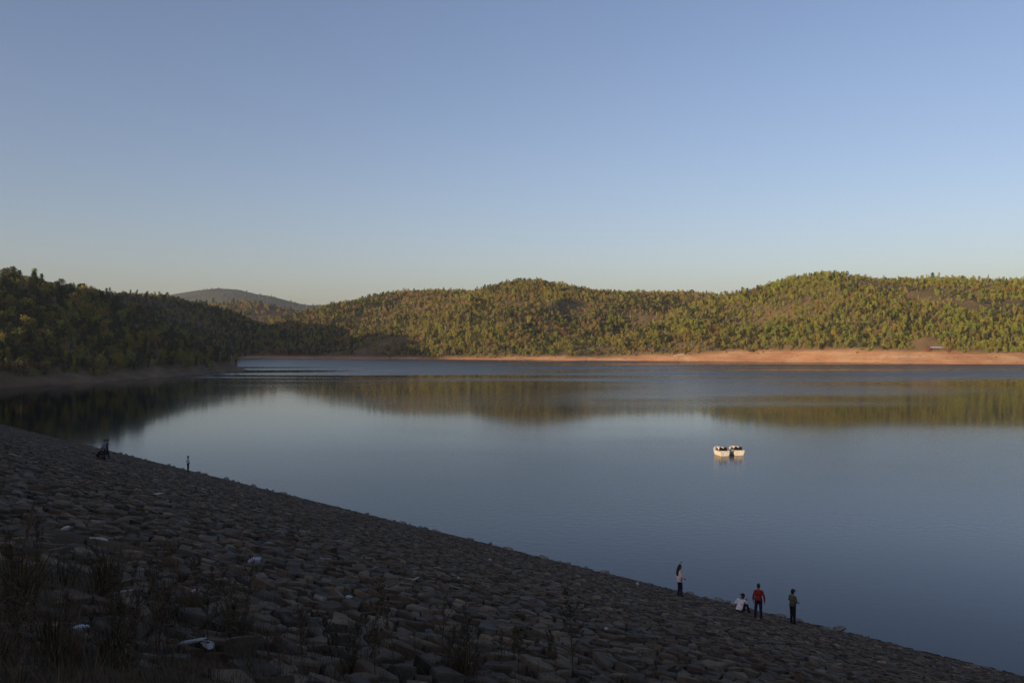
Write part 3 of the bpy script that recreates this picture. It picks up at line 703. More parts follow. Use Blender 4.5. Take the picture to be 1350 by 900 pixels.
# ------------------------------------------------------------------ two boats
def plain(name, c, rough=0.5, spec=0.4):
    m, n, l, b = new_mat(name); b.inputs['Base Color'].default_value = (*c, 1); b.inputs['Roughness'].default_value = rough; b.inputs['Specular IOR Level'].default_value = spec; return m
M['white_hull'] = noisy('white_hull', (0.55, 0.49, 0.39), (0.70, 0.64, 0.53), 2.5, 0.35, spec=0.5)
M['black_pad'] = noisy('black_pad', (0.010, 0.010, 0.012), (0.022, 0.022, 0.024), 9, 0.6)
M['steel'] = plain('steel', (0.35, 0.35, 0.36), 0.35)
def make_boat():
    """small fibreglass leisure boat: flared tub hull, blunt bow, open dark cockpit with two seats, white console"""
    L, Bm = 2.9, 0.86                             # length, half beam; +y is the bow
    t = empty('leisure_boat'); t.scale = (.82, .85, .86)
    ns, nr = 22, 9
    def half(y):                                   # half beam at deck
        f = (y / L) + .5
        return Bm * (0.93 + 0.07 * math.sin(f * math.pi)) * (1 - max(0, (f - .62) / .38) ** 2.6 * .72)
    def sheer(y):
        f = (y / L) + .5; return 0.72 + 0.36 * max(0, (f - .30) / .70) ** 1.4 + 0.03 * (1 - f)
    V, Fc = [], []
    ys = [-L / 2 + L * i / (ns - 1) for i in range(ns)]
    for y in ys:
        f = (y / L) + .5; hb2, sh = half(y), sheer(y); keel = -0.16 + 0.30 * max(0, (f - .7) / .3) ** 2
        prof = [(0, keel), (.45 * hb2, keel + .02), (.74 * hb2, keel + .10), (.84 * hb2, .16), (.93 * hb2, .40), (hb2 * 1.0, sh - .05), (hb2 * 1.045, sh - .05), (hb2 * 1.045, sh), (hb2 * .97, sh + .012)]
        for x, z in prof: V.append((x, y, z))
        for x, z in prof: V.append((-x, y, z))
    k = 2 * nr
    for i in range(ns - 1):
        for j in range(nr - 1):
            a = i * k + j; Fc.append((a, a + 1, a + k + 1, a + k)); a += nr; Fc.append((a, a + k, a + k + 1, a + 1))
    Fc.append(tuple(list(range(0, nr)) + list(range(2 * nr - 1, nr, -1))))                    # transom
    e = (ns - 1) * k; Fc.append(tuple(list(range(e + nr - 1, e - 1, -1)) + list(range(e + nr + 1, e + 2 * nr))))
    mesh_obj('hull', pymesh('hull', V, Fc), M['white_hull'], t)
    # side decks and fore deck: white ring round the cockpit
    V, Fc = [], []
    def cock(y):
        f = (y / L) + .5
        return max(0.02, half(y) * .97 - .16) if .05 < f < .70 else 0.0
    y0, y1 = -L / 2 + .10, L * .20
    rows = [-L / 2] + [y0] + list(np.linspace(y0 + .001, y1, 10)) + [y1 + .001] + list(np.linspace(y1 + .15, L / 2, 7))
    for y in rows:
        o = half(y) * .975; inn = (half(y) * .97 - .15) if y0 + .0005 <= y <= y1 else 0.0
        crown = .0 if inn else .05 * max(0, (y - y1)) 
        V += [(-o, y, sheer(y) + .014), (-inn, y, sheer(y) + .02 + crown), (inn, y, sheer(y) + .02 + crown), (o, y, sheer(y) + .014)]
    for i in range(len(rows) - 1):
        a = i * 4
        Fc += [(a, a + 1, a + 5, a + 4), (a + 2, a + 3, a + 7, a + 6)]
    mesh_obj('deck', pymesh('deck', V, Fc), M['white_hull'], t)
    # cockpit tub (dark)
    V, Fc = [], []
    cy = list(np.linspace(y0 + .001, y1, 10))
    for y in cy:
        i_ = half(y) * .97 - .15
        V += [(-i_, y, sheer(y) + .018), (-i_ * .92, y, .10), (i_ * .92, y, .10), (i_, y, sheer(y) + .018)]
    for i in range(len(cy) - 1):
        a = i * 4; Fc += [(a, a + 4, a + 5, a + 1), (a + 1, a + 5, a + 6, a + 2), (a + 2, a + 6, a + 7, a + 3)]
    e = (len(cy) - 1) * 4; Fc += [(0, 1, 2, 3), (e + 3, e + 2, e + 1, e)]
    mesh_obj('cockpit', pymesh('cockpit', V, Fc), M['black_pad'], t)
    # two seats with rounded backs, looking forward
    for sx_ in (-.37, .37):
        mb = MB(); mb.box((sx_, -.50, .36), (.56, .50, .16)); seat_ = mb.build('seat', M['black_pad'], t); mb = MB(); mb.box((sx_, -.82, .74), (.56, .14, .72), Matrix.Rotation(.16, 3, 'X'))
        mb.tube([(sx_ - .24, -.88, 1.06), (sx_ - .11, -.89, 1.16), (sx_ + .11, -.89, 1.16), (sx_ + .24, -.88, 1.06)], .075, 8)
        mb.build('backrest', M['black_pad'], seat_)
    # console and windscreen coaming ahead of the cockpit
    mb = MB(); mb.box((0, .30, .62), (.20, 1.0, .82)); mb.box((0, .66, 1.06), (.34, .26, .14), Matrix.Rotation(-.4, 3, 'X')); cons_ = mb.build('console', M['white_hull'], t)
    mb = MB()
    mb.tube([(-half(y1) * .86, y1 - .25, sheer(y1) + .02), (-half(y1) * .72, y1 + .14, sheer(y1) + .17), (-.22, y1 + .30, sheer(y1) + .24), (.22, y1 + .30, sheer(y1) + .24), (half(y1) * .72, y1 + .14, sheer(y1) + .17), (half(y1) * .86, y1 - .25, sheer(y1) + .02)], .055, 8)
    mb.build('coaming', M['white_hull'], t)
    mb = MB(); mb.tube([(.07, .62, 1.12), (.02, .52, 1.20)], .018, 6)
    for i in range(12):
        a, b2 = 2 * math.pi * i / 12, 2 * math.pi * (i + 1) / 12
        f_ = lambda q: (.02 + .15 * math.cos(q), .50 - .05 * math.sin(q), .0 + 1.20 + .14 * math.sin(q)); mb.tube([f_(a), f_(b2)], .014, 5)
    mb.build('steering_wheel', M['black_pad'], cons_)
    mb = MB(); mb.tube([(-.87, -L / 2 + .05, .68), (-.9, 0, .74), (-.80, .7, .88)], .03, 6); mb.tube([(.87, -L / 2 + .05, .68), (.9, 0, .74), (.80, .7, .88)], .03, 6); mb.build('rub_rail', M['black_pad'], t)
    for sx_ in (-.6, .6):
        mb = MB(); mb.tube([(sx_, -L / 2 + .06, .75), (sx_, -L / 2 + .06, .82)], .016, 6); mb.tube([(sx_ - .08, -L / 2 + .06, .83), (sx_ + .08, -L / 2 + .06, .83)], .018, 6); mb.build('cleat', M['steel'], t)
    return t
def copy_tree(o, parent=None):
    c_ = o.copy(); C.objects.link(c_); c_.parent = parent
    for ch in o.children: copy_tree(ch, c_)
    return c_
b1 = make_boat(); b2 = copy_tree(b1)
def on_water(px, py): d = CAM_H * F / (py - HOR); return Vector(((px - 675) / F * d, d, 0))
p = on_water(953.0, 601.0); b1.location = (p.x, p.y + 1.2, 0); b1.rotation_euler = (0, 0, math.radians(13))
p = on_water(973.0, 600.3); b2.location = (p.x + .05, p.y + 1.3, 0.0); b2.rotation_euler = (0.0, 0.01, math.radians(8))
tag(b1, 'white leisure boat with dark seats, left of the moored pair', 'boat', 'white leisure boats moored side by side')
tag(b2, 'white leisure boat with dark seats, right of the moored pair', 'boat', 'white leisure boats moored side by side')
mb = MB(); pa = b1.matrix_basis @ Vector((.6, -1.39, .82)); pb = b2.matrix_basis @ Vector((-.6, -1.39, .82)); mb.tube([pa, (pa + pb) / 2 + Vector((0, 0, -.12)), pb], .022, 6)
tag(mb.build('mooring_rope', noisy('rope', (.12, .10, .07), (.2, .17, .12), 30, .9)), 'short rope tying the two white boats together', 'rope')

# ------------------------------------------------------------------ people
def remeshed(mb, name, voxel, mat, parent, smooth_it=4, cap=9000):
    me = mb.mesh(name); o = bpy.data.objects.new('tmp', me); C.objects.link(o)
    r = o.modifiers.new('r', 'REMESH'); r.mode = 'VOXEL'; r.voxel_size = voxel; r.use_smooth_shade = True
    sm = o.modifiers.new('s', 'SMOOTH'); sm.iterations = smooth_it; sm.factor = .5
    dg = bpy.context.evaluated_depsgraph_get(); me2 = bpy.data.meshes.new_from_object(o.evaluated_get(dg))
    bpy.data.objects.remove(o); bpy.data.meshes.remove(me); me2.name = name; me2.materials.clear()
    return mesh_obj(name, me2, mat, parent, True)
M['skin'] = noisy('skin', (0.17, 0.095, 0.06), (0.22, 0.125, 0.08), 6, 0.55)
M['hair'] = noisy('hair', (0.006, 0.005, 0.005), (0.018, 0.015, 0.014), 30, 0.5)
M['shoe'] = noisy('shoe', (0.012, 0.011, 0.010), (0.03, 0.027, 0.024), 12, 0.6)
def cloth(name, c): return noisy(name, tuple(x * .8 for x in c), tuple(min(1, x * 1.15) for x in c), 9, 0.9, 0.25, 60, spec=.15)
def V3(*a): return Vector(a)
def limb(mb, pts, rad, grow=0.0):
    mb.tube(pts, [r + grow for r in rad], 10)
    for p_, r in zip(pts, rad): mb.ball(p_, r + grow, 10, 8)
def hand(mb, wrist, d, palm_n, s):
    """palm with five bent fingers; d = pointing direction, palm_n = palm normal"""
    d = d.normalized(); side = d.cross(palm_n).normalized(); nrm = side.cross(d).normalized()
    c = wrist + d * .045 * s
    for q in (-.026, -.009, .009, .026): mb.tube([wrist + side * q * .5 * s, c + side * q * s + d * .04 * s], [.013 * s, .012 * s], 7)
    for q, ln in ((-.028, .058), (-.010, .072), (.009, .068), (.027, .052)):
        a = c + side * q * s + d * .035 * s; b_ = a + (d * .75 + nrm * .4) * ln * .55 * s; e = b_ + (d * .35 + nrm * .8) * ln * .5 * s
        mb.tube([a, b_, e], [.0092 * s, .0085 * s, .007 * s], 7)
    a = wrist + side * .024 * s + d * .015 * s; b_ = a + (side * .7 + d * .6 + nrm * .2) * .038 * s; e = b_ + (d * .9 + nrm * .4) * .03 * s
    mb.tube([a, b_, e], [.012 * s, .010 * s, .008 * s], 7)
def person(label, loc, rz, h, J, shirt, pants, hair='short', long_top=False, sleeves='short', female=False, cap=None, bag=None):
    """J: joint positions for a 1.70 m figure, x right, y forward, z up"""
    s = h / 1.70; t = empty('person', loc, rz); t.scale = (s,) * 3; tag(t, label, 'person')
    g_ = lambda k: Vector(J[k])
    pel, chest, neck, head = g_('pelvis'), g_('chest'), g_('neck'), g_('head')
    up = (neck - pel).normalized(); hup = (head - neck).normalized(); look = Vector(J.get('look', (0, 1, 0))).normalized(); look = (look - hup * look.dot(hup)).normalized(); hs = look.cross(hup).normalized()
    HR = Matrix((hs, look, hup)).transposed()
    sl, sr, hl, hr = g_('shl'), g_('shr'), g_('hipl'), g_('hipr'); wd = (sr - sl).normalized(); TR = Matrix((wd, up.cross(wd).normalized() if True else 0, up)).transposed()
    b = MB()
    b.ball(head, (.076, .094, .118), 16, 12, HR); b.ball(head + HR @ V3(0, .035, -.055), (.055, .055, .06), 12, 8, HR)
    b.tube([head + HR @ V3(0, .088, .02), head + HR @ V3(0, .112, -.022), head + HR @ V3(0, .088, -.032)], [.010, .016, .012], 8)       # nose
    b.tube([head + HR @ V3(-.022, .088, -.062), head + HR @ V3(0, .096, -.062), head + HR @ V3(.022, .088, -.062)], .009, 6)            # mouth
    for q in (-1, 1):
        b.ball(head + HR @ V3(.078 * q, -.008, -.01), (.012, .024, .032), 8, 6, HR); b.ball(head + HR @ V3(.031 * q, .078, .008), (.017, .014, .011), 8, 6, HR)
    limb(b, [chest + up * .14, neck, head - hup * .05], [.07, .052, .055])
    b.ball(pel, (.150, .105, .12), 14, 10, TR); b.ball(pel.lerp(chest, .45), (.128, .092, .14), 14, 10, TR); b.ball(chest, (.155, .108, .16), 14, 10, TR); b.ball(chest + up * .11, (.150, .085, .09), 14, 10, TR)
    for q in ('l', 'r'):
        limb(b, [g_('sh' + q), g_('el' + q), g_('wr' + q)], [.052, .040, .027]); limb(b, [g_('hip' + q), g_('kn' + q), g_('an' + q)], [.085, .056, .038])
        b.tube([g_('el' + q).lerp(g_('wr' + q), .25)] * 1 + [g_('el' + q).lerp(g_('wr' + q), .6)], [.043, .034], 8)
        b.ball(g_('kn' + q).lerp(g_('an' + q), .3), (.056, .056, .09), 10, 8)
        wr = g_('wr' + q); dd_ = (wr - g_('el' + q)).normalized(); pn = Vector(J.get('palm' + q, (1 if q == 'l' else -1, 0.2, 0))); hand(b, wr, dd_, pn - dd_ * pn.dot(dd_), 1.25)
        a = g_('an' + q); fd = Vector(J.get('foot' + q, (0, 1, 0))).normalized(); b.ball(a + fd * .06 - V3(0, 0, .045), (.045, .115, .035), 10, 8, Matrix((fd.cross(V3(0, 0, 1)).normalized(), fd, V3(0, 0, 1))).transposed())
    remeshed(b, 'body', .011, M['skin'], t, 3)
    c = MB(); gr = .018
    c.ball(pel.lerp(chest, .25), (.152 + gr, .108 + gr, .12), 14, 10, TR); c.ball(pel.lerp(chest, .6), (.140 + gr, .10 + gr, .15), 14, 10, TR); c.ball(chest, (.158 + gr, .110 + gr, .16), 14, 10, TR); c.ball(chest + up * .11, (.156 + gr, .085 + gr, .09), 14, 10, TR)
    if long_top: c.tube([pel + up * .12, pel, pel - up * .13], [.165, .178, .195], 14)
    else: c.tube([pel + up * .15, pel - up * .02], [.16, .172], 14)
    for q in ('l', 'r'):
        S_, E_, W_ = g_('sh' + q), g_('el' + q), g_('wr' + q)
        if sleeves == 'long': limb(c, [S_ - V3(0, 0, .015), E_, E_.lerp(W_, .92)], [.050, .044, .034], gr * .5)
        else: limb(c, [S_, S_.lerp(E_, .75)], [.060, .058], gr * .7)
    remeshed(c, 'shirt', .016, shirt, t, 3)
    c = MB(); c.ball(pel - up * .02, (.155, .113, .11), 14, 10, TR)
    for q in ('l', 'r'): limb(c, [g_('hip' + q), g_('kn' + q), g_('kn' + q).lerp(g_('an' + q), .95)], [.092, .066, .052], .008)
    remeshed(c, 'trousers', .016, pants, t, 3)
    for q in ('l', 'r'):
        a = g_('an' + q); fd = Vector(J.get('foot' + q, (0, 1, 0))).normalized(); c = MB(); FR = Matrix((fd.cross(V3(0, 0, 1)).normalized(), fd, V3(0, 0, 1))).transposed()
        c.ball(a + fd * .065 - V3(0, 0, .043), (.050, .128, .040), 10, 8, FR); c.ball(a + fd * .0 - V3(0, 0, .02), (.046, .055, .055), 10, 8, FR); c.box(a + fd * .06 - V3(0, 0, .078), (.085, .24, .012), FR)
        c.build('shoe', M['shoe'], t, True)
    c = MB(); c.ball(head + HR @ V3(0, -.018, .026), (.086, .096, .106), 16, 10, HR); c.ball(head + HR @ V3(0, -.05, -.03), (.074, .066, .08), 14, 8, HR)
    if hair == 'long': c.tube([head + HR @ V3(0, -.05, .02), head + HR @ V3(0, -.085, -.12), chest + TR @ V3(0, -.135, .06), chest + TR @ V3(-.02, -.14, -.10)], [.075, .085, .085, .05], 10)
    remeshed(c, 'hair', .013, M['hair'], t, 2)
    if cap:
        c = MB(); c.ball(head + HR @ V3(0, -.01, .055), (.095, .106, .085), 16, 8, HR); cap_ = c.build('cap', cap, t, True); c = MB(); c.add([head + HR @ V3(*p_) for p_ in ((-.075, .06, .06), (.075, .06, .06), (.06, .19, .045), (-.06, .19, .045), (-.075, .06, .072), (.075, .06, .072), (.06, .19, .055), (-.06, .19, .055))], [(3, 2, 1, 0), (4, 5, 6, 7), (0, 1, 5, 4), (1, 2, 6, 5), (2, 3, 7, 6), (3, 0, 4, 7)])
        c.build('brim', cap, cap_)
    return t
STAND = dict(pelvis=(0, 0, .93), chest=(0, .01, 1.22), neck=(0, 0, 1.42), head=(0, .02, 1.58), shl=(-.165, 0, 1.35), shr=(.165, 0, 1.35), ell=(-.235, -.03, 1.10), elr=(.235, -.03, 1.10), wrl=(-.25, .04, .87), wrr=(.25, .04, .87),
             hipl=(-.09, 0, .90), hipr=(.09, 0, .90), knl=(-.10, .02, .49), knr=(.10, .02, .49), anl=(-.11, -.01, .085), anr=(.11, -.01, .085))
def J(**k): d = dict(STAND); d.update(k); return d
def at_slope(px, py):
    u, v = slope_uv(px, py); return dam(u, v, 0.05)
face = lambda dx, dy: math.atan2(-dx, dy)          # turn so that +y looks along (dx, dy)
CL = {k: cloth('cloth_' + k, c) for k, c in dict(white=(.62, .60, .66), pink=(.60, .47, .47), navy=(.015, .018, .035), red=(.19, .022, .018), green=(.080, .082, .055), dark=(.016, .016, .02), blue=(.05, .06, .13), grey=(.20, .21, .25), pale=(.34, .37, .44)).items()}
# woman lifting an arm to her head
p = at_slope(896, 787)
person('woman in a pale pink top and dark jeans, one arm raised to her head', p, face(.95, .25), 1.62,
       J(ell=(-.26, .10, 1.60), wrl=(-.12, .10, 1.74), elr=(.22, -.04, 1.11), wrr=(.20, .16, .98), anl=(-.07, -.04, .085), anr=(.09, .05, .085), knl=(-.08, 0, .49), knr=(.09, .05, .49), look=(.15, 1, 0)), CL['pink'], CL['navy'], 'long', True, 'long')
# seated man, leaning back on one arm
p = at_slope(974.5, 808)
person('person in a white T-shirt sitting hunched on the stones at the waterline', p + Vector((0, 0, -.02)), face(.75, .65), 1.66,
       J(pelvis=(0, 0, .13), chest=(0, .12, .42), neck=(0, .20, .60), head=(0, .27, .74), shl=(-.18, .17, .55), shr=(.18, .17, .55), ell=(-.30, .10, .32), wrl=(-.30, .05, .09), elr=(.27, .33, .42), wrr=(.12, .48, .52), palmr=(-.2, 0, -1),
         hipl=(-.09, .02, .12), hipr=(.09, .02, .12), knl=(-.13, .42, .36), knr=(.14, .40, .40), anl=(-.14, .62, .0), anr=(.14, .60, -.02), look=(-1, .15, -.1)), CL['white'], CL['dark'], cap=cloth('cloth_cap', (.05, .016, .016)))
p = at_slope(1000, 817)
person('child in a red shirt standing behind the seated person', p, face(.35, .94), 1.56, J(anl=(-.16, -.06, .085), knl=(-.13, .0, .49), anr=(.12, .04, .085), wrr=(.28, .0, .86), elr=(.26, -.05, 1.10), look=(.2, 1, 0)), CL['red'], CL['navy'], sleeves='long')
p = at_slope(1045, 824)
person('person in an olive shirt and cap standing alone by the water', p, face(.92, .38), 1.62, J(elr=(.25, .02, 1.12), wrr=(.15, .22, 1.05), ell=(-.24, .0, 1.12), wrl=(-.16, .2, 1.03), anl=(-.08, -.02, .085), anr=(.09, .03, .085), look=(.1, 1, -.15)), CL['green'], CL['dark'], cap=cloth('cloth_dark_cap', (.03, .03, .028)))
p = at_slope(247.5, 622.5)
person('person in a pale jacket standing alone high up the waterline', p, face(.8, .6), 1.66, J(ell=(-.27, -.08, 1.14), wrl=(-.19, .08, .98), elr=(.27, -.08, 1.14), wrr=(.19, .08, .98)), CL['pale'], CL['dark'], sleeves='long')
p = at_slope(140, 606)
person('person in a dark blue top, walking ahead of two companions', p, face(.9, .2), 1.66, J(knl=(-.10, .12, .50), anl=(-.11, .16, .085), knr=(.10, .03, .49), anr=(.10, -.16, .085), chest=(0, .04, 1.22), head=(0, .08, 1.57)), CL['blue'], CL['dark'], sleeves='long')
p = at_slope(136.3, 606.6)
person('person in a grey top close behind the dark blue one', p, face(.9, .1), 1.62, J(knl=(-.10, .02, .50), anl=(-.11, -.12, .085), knr=(.10, .10, .49), anr=(.10, .12, .085), chest=(0, .05, 1.22), head=(0, .10, 1.56)), CL['grey'], CL['dark'], sleeves='long')
p = at_slope(130, 605.8)
person('person in black crouching beside the two walkers', p, face(.9, -.2), 1.6,
       J(pelvis=(0, -.08, .30), chest=(0, .10, .56), neck=(0, .20, .73), head=(0, .28, .86), shl=(-.18, .16, .68), shr=(.18, .16, .68), ell=(-.22, .34, .48), wrl=(-.14, .48, .34), elr=(.22, .34, .48), wrr=(.14, .48, .34),
         hipl=(-.09, -.06, .30), hipr=(.09, -.06, .30), knl=(-.15, .30, .46), knr=(.15, .30, .44), anl=(-.13, .05, .085), anr=(.13, .05, .085), look=(0, 1, -.4)), CL['dark'], CL['dark'], sleeves='long')

# ------------------------------------------------------------------ shelter on the far bank
def far_spot(px, hh):
    for d in np.arange(480, 700, .5):
        x = (px - 675) / F * d
        if hgt(np.array([x]), np.array([d]))[0] >= hh: return Vector((x, d, hh))
    return Vector(((px - 675) / F * 560, 560, 8))
M['white_sheet'] = noisy('white_sheet', (0.34, 0.33, 0.30), (0.52, 0.51, 0.47), 1.5, 0.7)
M['red_wall'] = noisy('red_wall', (0.10, 0.035, 0.025), (0.16, 0.055, 0.04), 2, 0.8)
p = far_spot(1232, 8.0)
sh = empty('shelter', p, math.radians(2)); tag(sh, 'small shelter with a long white sheet roof and a red end wall', 'shelter')
mb = MB(); mb.box((1.0, 0, 1.93), (9.0, .16, .10)); roof_ = mb.build('roof', M['bark'], sh)
for i in range(5):
    mb = MB(); q0 = -3.6 + i * 1.82; mb.add([(q0, -1.5, 1.55), (q0 + 1.76, -1.5, 1.55), (q0 + 1.76, 1.5, 2.35), (q0, 1.5, 2.35), (q0, -1.5, 1.61), (q0 + 1.76, -1.5, 1.61), (q0 + 1.76, 1.5, 2.41), (q0, 1.5, 2.41)], [(3, 2, 1, 0), (4, 5, 6, 7), (0, 1, 5, 4), (1, 2, 6, 5), (2, 3, 7, 6), (3, 0, 4, 7)]); mb.build('roof_sheet', M['white_sheet'], roof_)
mb = MB(); mb.box((-4.4, 0, 1.0), (1.2, 2.4, 2.9)); mb.build('end_wall', M['red_wall'], sh)
mb = MB(); mb.add([(-5.2, -1.4, 2.45), (-3.7, -1.4, 2.45), (-4.45, -1.4, 2.95), (-5.2, 1.4, 2.45), (-3.7, 1.4, 2.45), (-4.45, 1.4, 2.95)], [(0, 1, 2), (5, 4, 3), (0, 2, 5, 3), (1, 4, 5, 2), (0, 3, 4, 1)]); mb.build('gable_roof', M['red_wall'], sh)
for i in range(5):
    mb = MB(); mb.box((-3.5 + i * 2.2, -1.35, .55), (.14, .14, 2.0)); mb.build('post', M['bark'], sh)
mb = MB(); mb.box((1.0, 1.3, 1.0), (8.6, .12, 2.4)); mb.build('back_wall', M['red_wall'], sh)

# bleached fallen tree on the bank below the forest, and stones on the headland
p = far_spot(897, 3.5); mb = MB(); rn = random.Random(3)
mb.tube([(-4.5, -.8, -.1), (-1, 0, .5), (3.5, .5, .5)], [.32, .24, .1], 8)
for i in range(12):
    f = rn.uniform(.2, 1); a = Vector((-4.5 + 8 * f, -.4 + .8 * f, .45)); e = a + Vector((rn.uniform(-.5, 1.6), rn.uniform(-1.2, 1.0), rn.uniform(.4, 1.9))); mb.tube([a, a.lerp(e, .5) + Vector((0, 0, .15)), e], [.11, .08, .03], 6)
fo = mb.build('fallen_tree', noisy('bleached_wood', (.40, .33, .25), (.58, .50, .40), 3, .9)); fo.location = p; tag(fo, 'bleached fallen tree lying on the red bank across the lake', 'fallen tree')
M['bank_rock'] = noisy('bank_rock', (.16, .10, .065), (.30, .21, .14), 1.5, .9, .6, 5)
M['boulder'] = noisy('boulder', (.10, .09, .08), (.24, .22, .19), 1.2, .9, .6, 5)
bms = [boulder_mesh('boulder', 1.0, 40 + i) for i in range(4)]
rn = random.Random(21); nb = 0
for k in range(400):
    px = rn.choice([rn.uniform(5, 90), rn.uniform(205, 315), rn.uniform(205, 315)]); d = rn.uniform(262, 425); x = (px - 675) / F * d
    hz_ = float(hgt(np.array([x]), np.array([d]))[0])
    if .25 < hz_ < 6.3 and nb < 26:
        o = mesh_obj('boulder', bms[k % 4], M['boulder']); o.location = (x, d, hz_ + .1); sc_ = rn.uniform(.35, 1.15); o.scale = (sc_ * 1.2, sc_, sc_ * .8); o.rotation_euler = (0, 0, rn.uniform(0, 6)); nb += 1
        tag(o, 'grey boulder on the dark bank ' + ('near the tip of the headland' if px > 150 else 'at the picture edge of the headland'), 'boulder', 'boulders on the dark headland bank, ' + ('tip' if px > 150 else 'edge'))

nb = 0
for k in range(900):
    px = rn.uniform(560, 1345); d = rn.uniform(515, 640); x = (px - 675) / F * d; hz_ = float(hgt(np.array([x]), np.array([d]))[0])
    if .15 < hz_ < 5 and nb < 60:
        o = mesh_obj('boulder', bms[k % 4], M['bank_rock']); o.location = (x, d, hz_ + .05); sc_ = rn.uniform(.25, .85); o.scale = (sc_ * 1.3, sc_, sc_ * .7); o.rotation_euler = (0, 0, rn.uniform(0, 6)); nb += 1
        wh = 'beyond the boats' if 880 < px < 1040 else ('towards the shelter' if px >= 1040 else 'below the middle hills')
        tag(o, 'small brown rock on the red bank ' + wh, 'rock', 'small rocks on the red bank ' + wh)

# loose rocks along the dam's waterline
for k in range(90):
    px = rn.uniform(100, 1330); u0, v0 = slope_uv(px, 575 + (px - 60) * .252)
    u0 = rn.uniform(-120, -14); v0 = rn.gauss(0.15, .45); pw = dam(u0, v0, rn.uniform(.0, .10)); sc_ = rn.uniform(.12, .34) * (1.3 if k % 9 == 0 else 1)
    o = mesh_obj('rock', bms[k % 4], M['stone_loose'] if 'stone_loose' in M else M['boulder']); o.location = pw; o.scale = (sc_ * 1.25, sc_, sc_ * .85); o.rotation_euler = (rn.uniform(-.3, .3), rn.uniform(-.3, .3), rn.uniform(0, 6))
    seg = 'below the walkers' if u0 < -80 else ('along the middle of the dam' if u0 < -45 else 'near the group of four people')
    tag(o, 'loose grey rock at the dam waterline ' + seg, 'rock', 'loose rocks on the dam waterline ' + seg)
pw = at_slope(1106, 834); o = mesh_obj('rock', bms[1], M['black_pad']); o.location = pw + Vector((0, 0, .12)); o.scale = (.42, .3, .3); tag(o, 'black bag-like block at the waterline past the person in olive', 'rock')  # dark bag-like object on the shore, built from a boulder mesh
pw = at_slope(1092, 833); o = mesh_obj('rock', bms[2], noisy('pale_rock', (.12, .11, .10), (.18, .165, .15), 4, .9)); o.location = pw + Vector((0, 0, .08)); o.scale = (.28, .22, .2); tag(o, 'pale rock beside the black block at the waterline', 'rock')

# ------------------------------------------------------------------ litter
M['plastic_white'] = noisy('plastic_white', (.20, .20, .20), (.42, .41, .40), 14, .4)
M['plastic_blue'] = noisy('plastic_blue', (.20, .25, .32), (.36, .40, .46), 12, .35)
M['plastic_yellow'] = noisy('plastic_yellow', (.16, .12, .03), (.24, .19, .05), 12, .5)
def crumple(name, seed, r=(1, .7, .35)):
    rn_ = random.Random(seed); bm = bmesh.new(); bmesh.ops.create_icosphere(bm, subdivisions=3, radius=1)
    dirs = [(Vector((rn_.gauss(0, 1), rn_.gauss(0, 1), rn_.gauss(0, 1))).normalized(), rn_.uniform(2, 7), rn_.uniform(0, 6)) for _ in range(7)]
    for v_ in bm.verts:
        q = sum(math.sin(v_.co.dot(d) * f + ph) for d, f, ph in dirs) / 7; q2 = abs(math.sin(v_.co.dot(dirs[0][0]) * 9 + dirs[1][2]))
        v_.co *= .72 + .55 * q + .12 * q2; v_.co.x *= r[0]; v_.co.y *= r[1]; v_.co.z *= r[2]
    me = bpy.data.meshes.new(name); bm.to_mesh(me); bm.free(); return me
cr = [crumple('litter', 60 + i) for i in range(4)]
def litter(name, px, py, size, mat, label, cat='litter', k=0, sq=(1, 1, 1), lift=.12):
    u, v = slope_uv(px, py); o = mesh_obj(name, cr[k % 4], None); 
    o.location = dam(u, v, max(lift, float(soil_w(u, v)) + .04)); o.scale = (size * sq[0], size * sq[1], size * sq[2]); o.rotation_euler = (.1, .15, random.uniform(0, 6))
    if not o.data.materials: o.data.materials.append(M['plastic_white'])
    o.material_slots[0].link = 'OBJECT'; o.material_slots[0].material = mat; tag(o, label, cat); return o
litter('plastic_bag', 334, 747, .15, M['plastic_blue'], 'pale blue crumpled plastic bag on the stones', 'plastic bag', 0, (1, 1, 1.6))
litter('plastic_sheet', 246, 862, .12, M['plastic_white'], 'crumpled half of a white plastic wrapper in the weeds', 'plastic sheet', 1, (1.5, .5, .5))
litter('plastic_sheet', 269, 865, .10, M['plastic_white'], 'flat white plastic scrap beside the crumpled wrapper', 'plastic sheet', 2, (1.3, .8, .5))
litter('plastic_bag', 207, 655, .24, M['plastic_white'], 'white bag lying high on the slope below the walkers', 'plastic bag', 3, (1.4, .8, .7))
litter('paper_scrap', 160, 793, .09, M['plastic_white'], 'pair of small white scraps below the tall grass clump', 'paper', 0, (1.5, .7, .6))
litter('paper_scrap', 254, 790, .07, M['plastic_white'], 'tiny white scrap beside the big flat slab', 'paper', 1)
litter('plastic_wrapper', 100, 844, .09, M['plastic_blue'], 'pale blue wrapper on the brown soil in the weeds', 'wrapper', 2, (1.2, .8, .6))
litter('plastic_wrapper', 70, 841, .07, M['plastic_yellow'], 'small yellow wrapper on the brown soil', 'wrapper', 3, (1.8, .5, .5))
litter('paper_scrap', 547, 769, .08, M['plastic_white'], 'white scrap among the stones in mid slope', 'paper', 0, (1.4, .8, .7))
litter('paper_scrap', 603, 767, .09, M['plastic_white'], 'upright white scrap right of the mid-slope scrap', 'paper', 1, (.6, .6, 1.5))
litter('paper_scrap', 645, 741, .10, M['plastic_white'], 'white scrap on the stones under the dam edge', 'paper', 2)
litter('paper_scrap', 798, 836, .09, M['plastic_white'], 'white scrap beside the tall dry stalk', 'paper', 3, (.8, .8, 1.4))
litter('paper_scrap', 457, 796, .08, M['plastic_white'], 'small white scrap below the mid-slope stones', 'paper', 0)
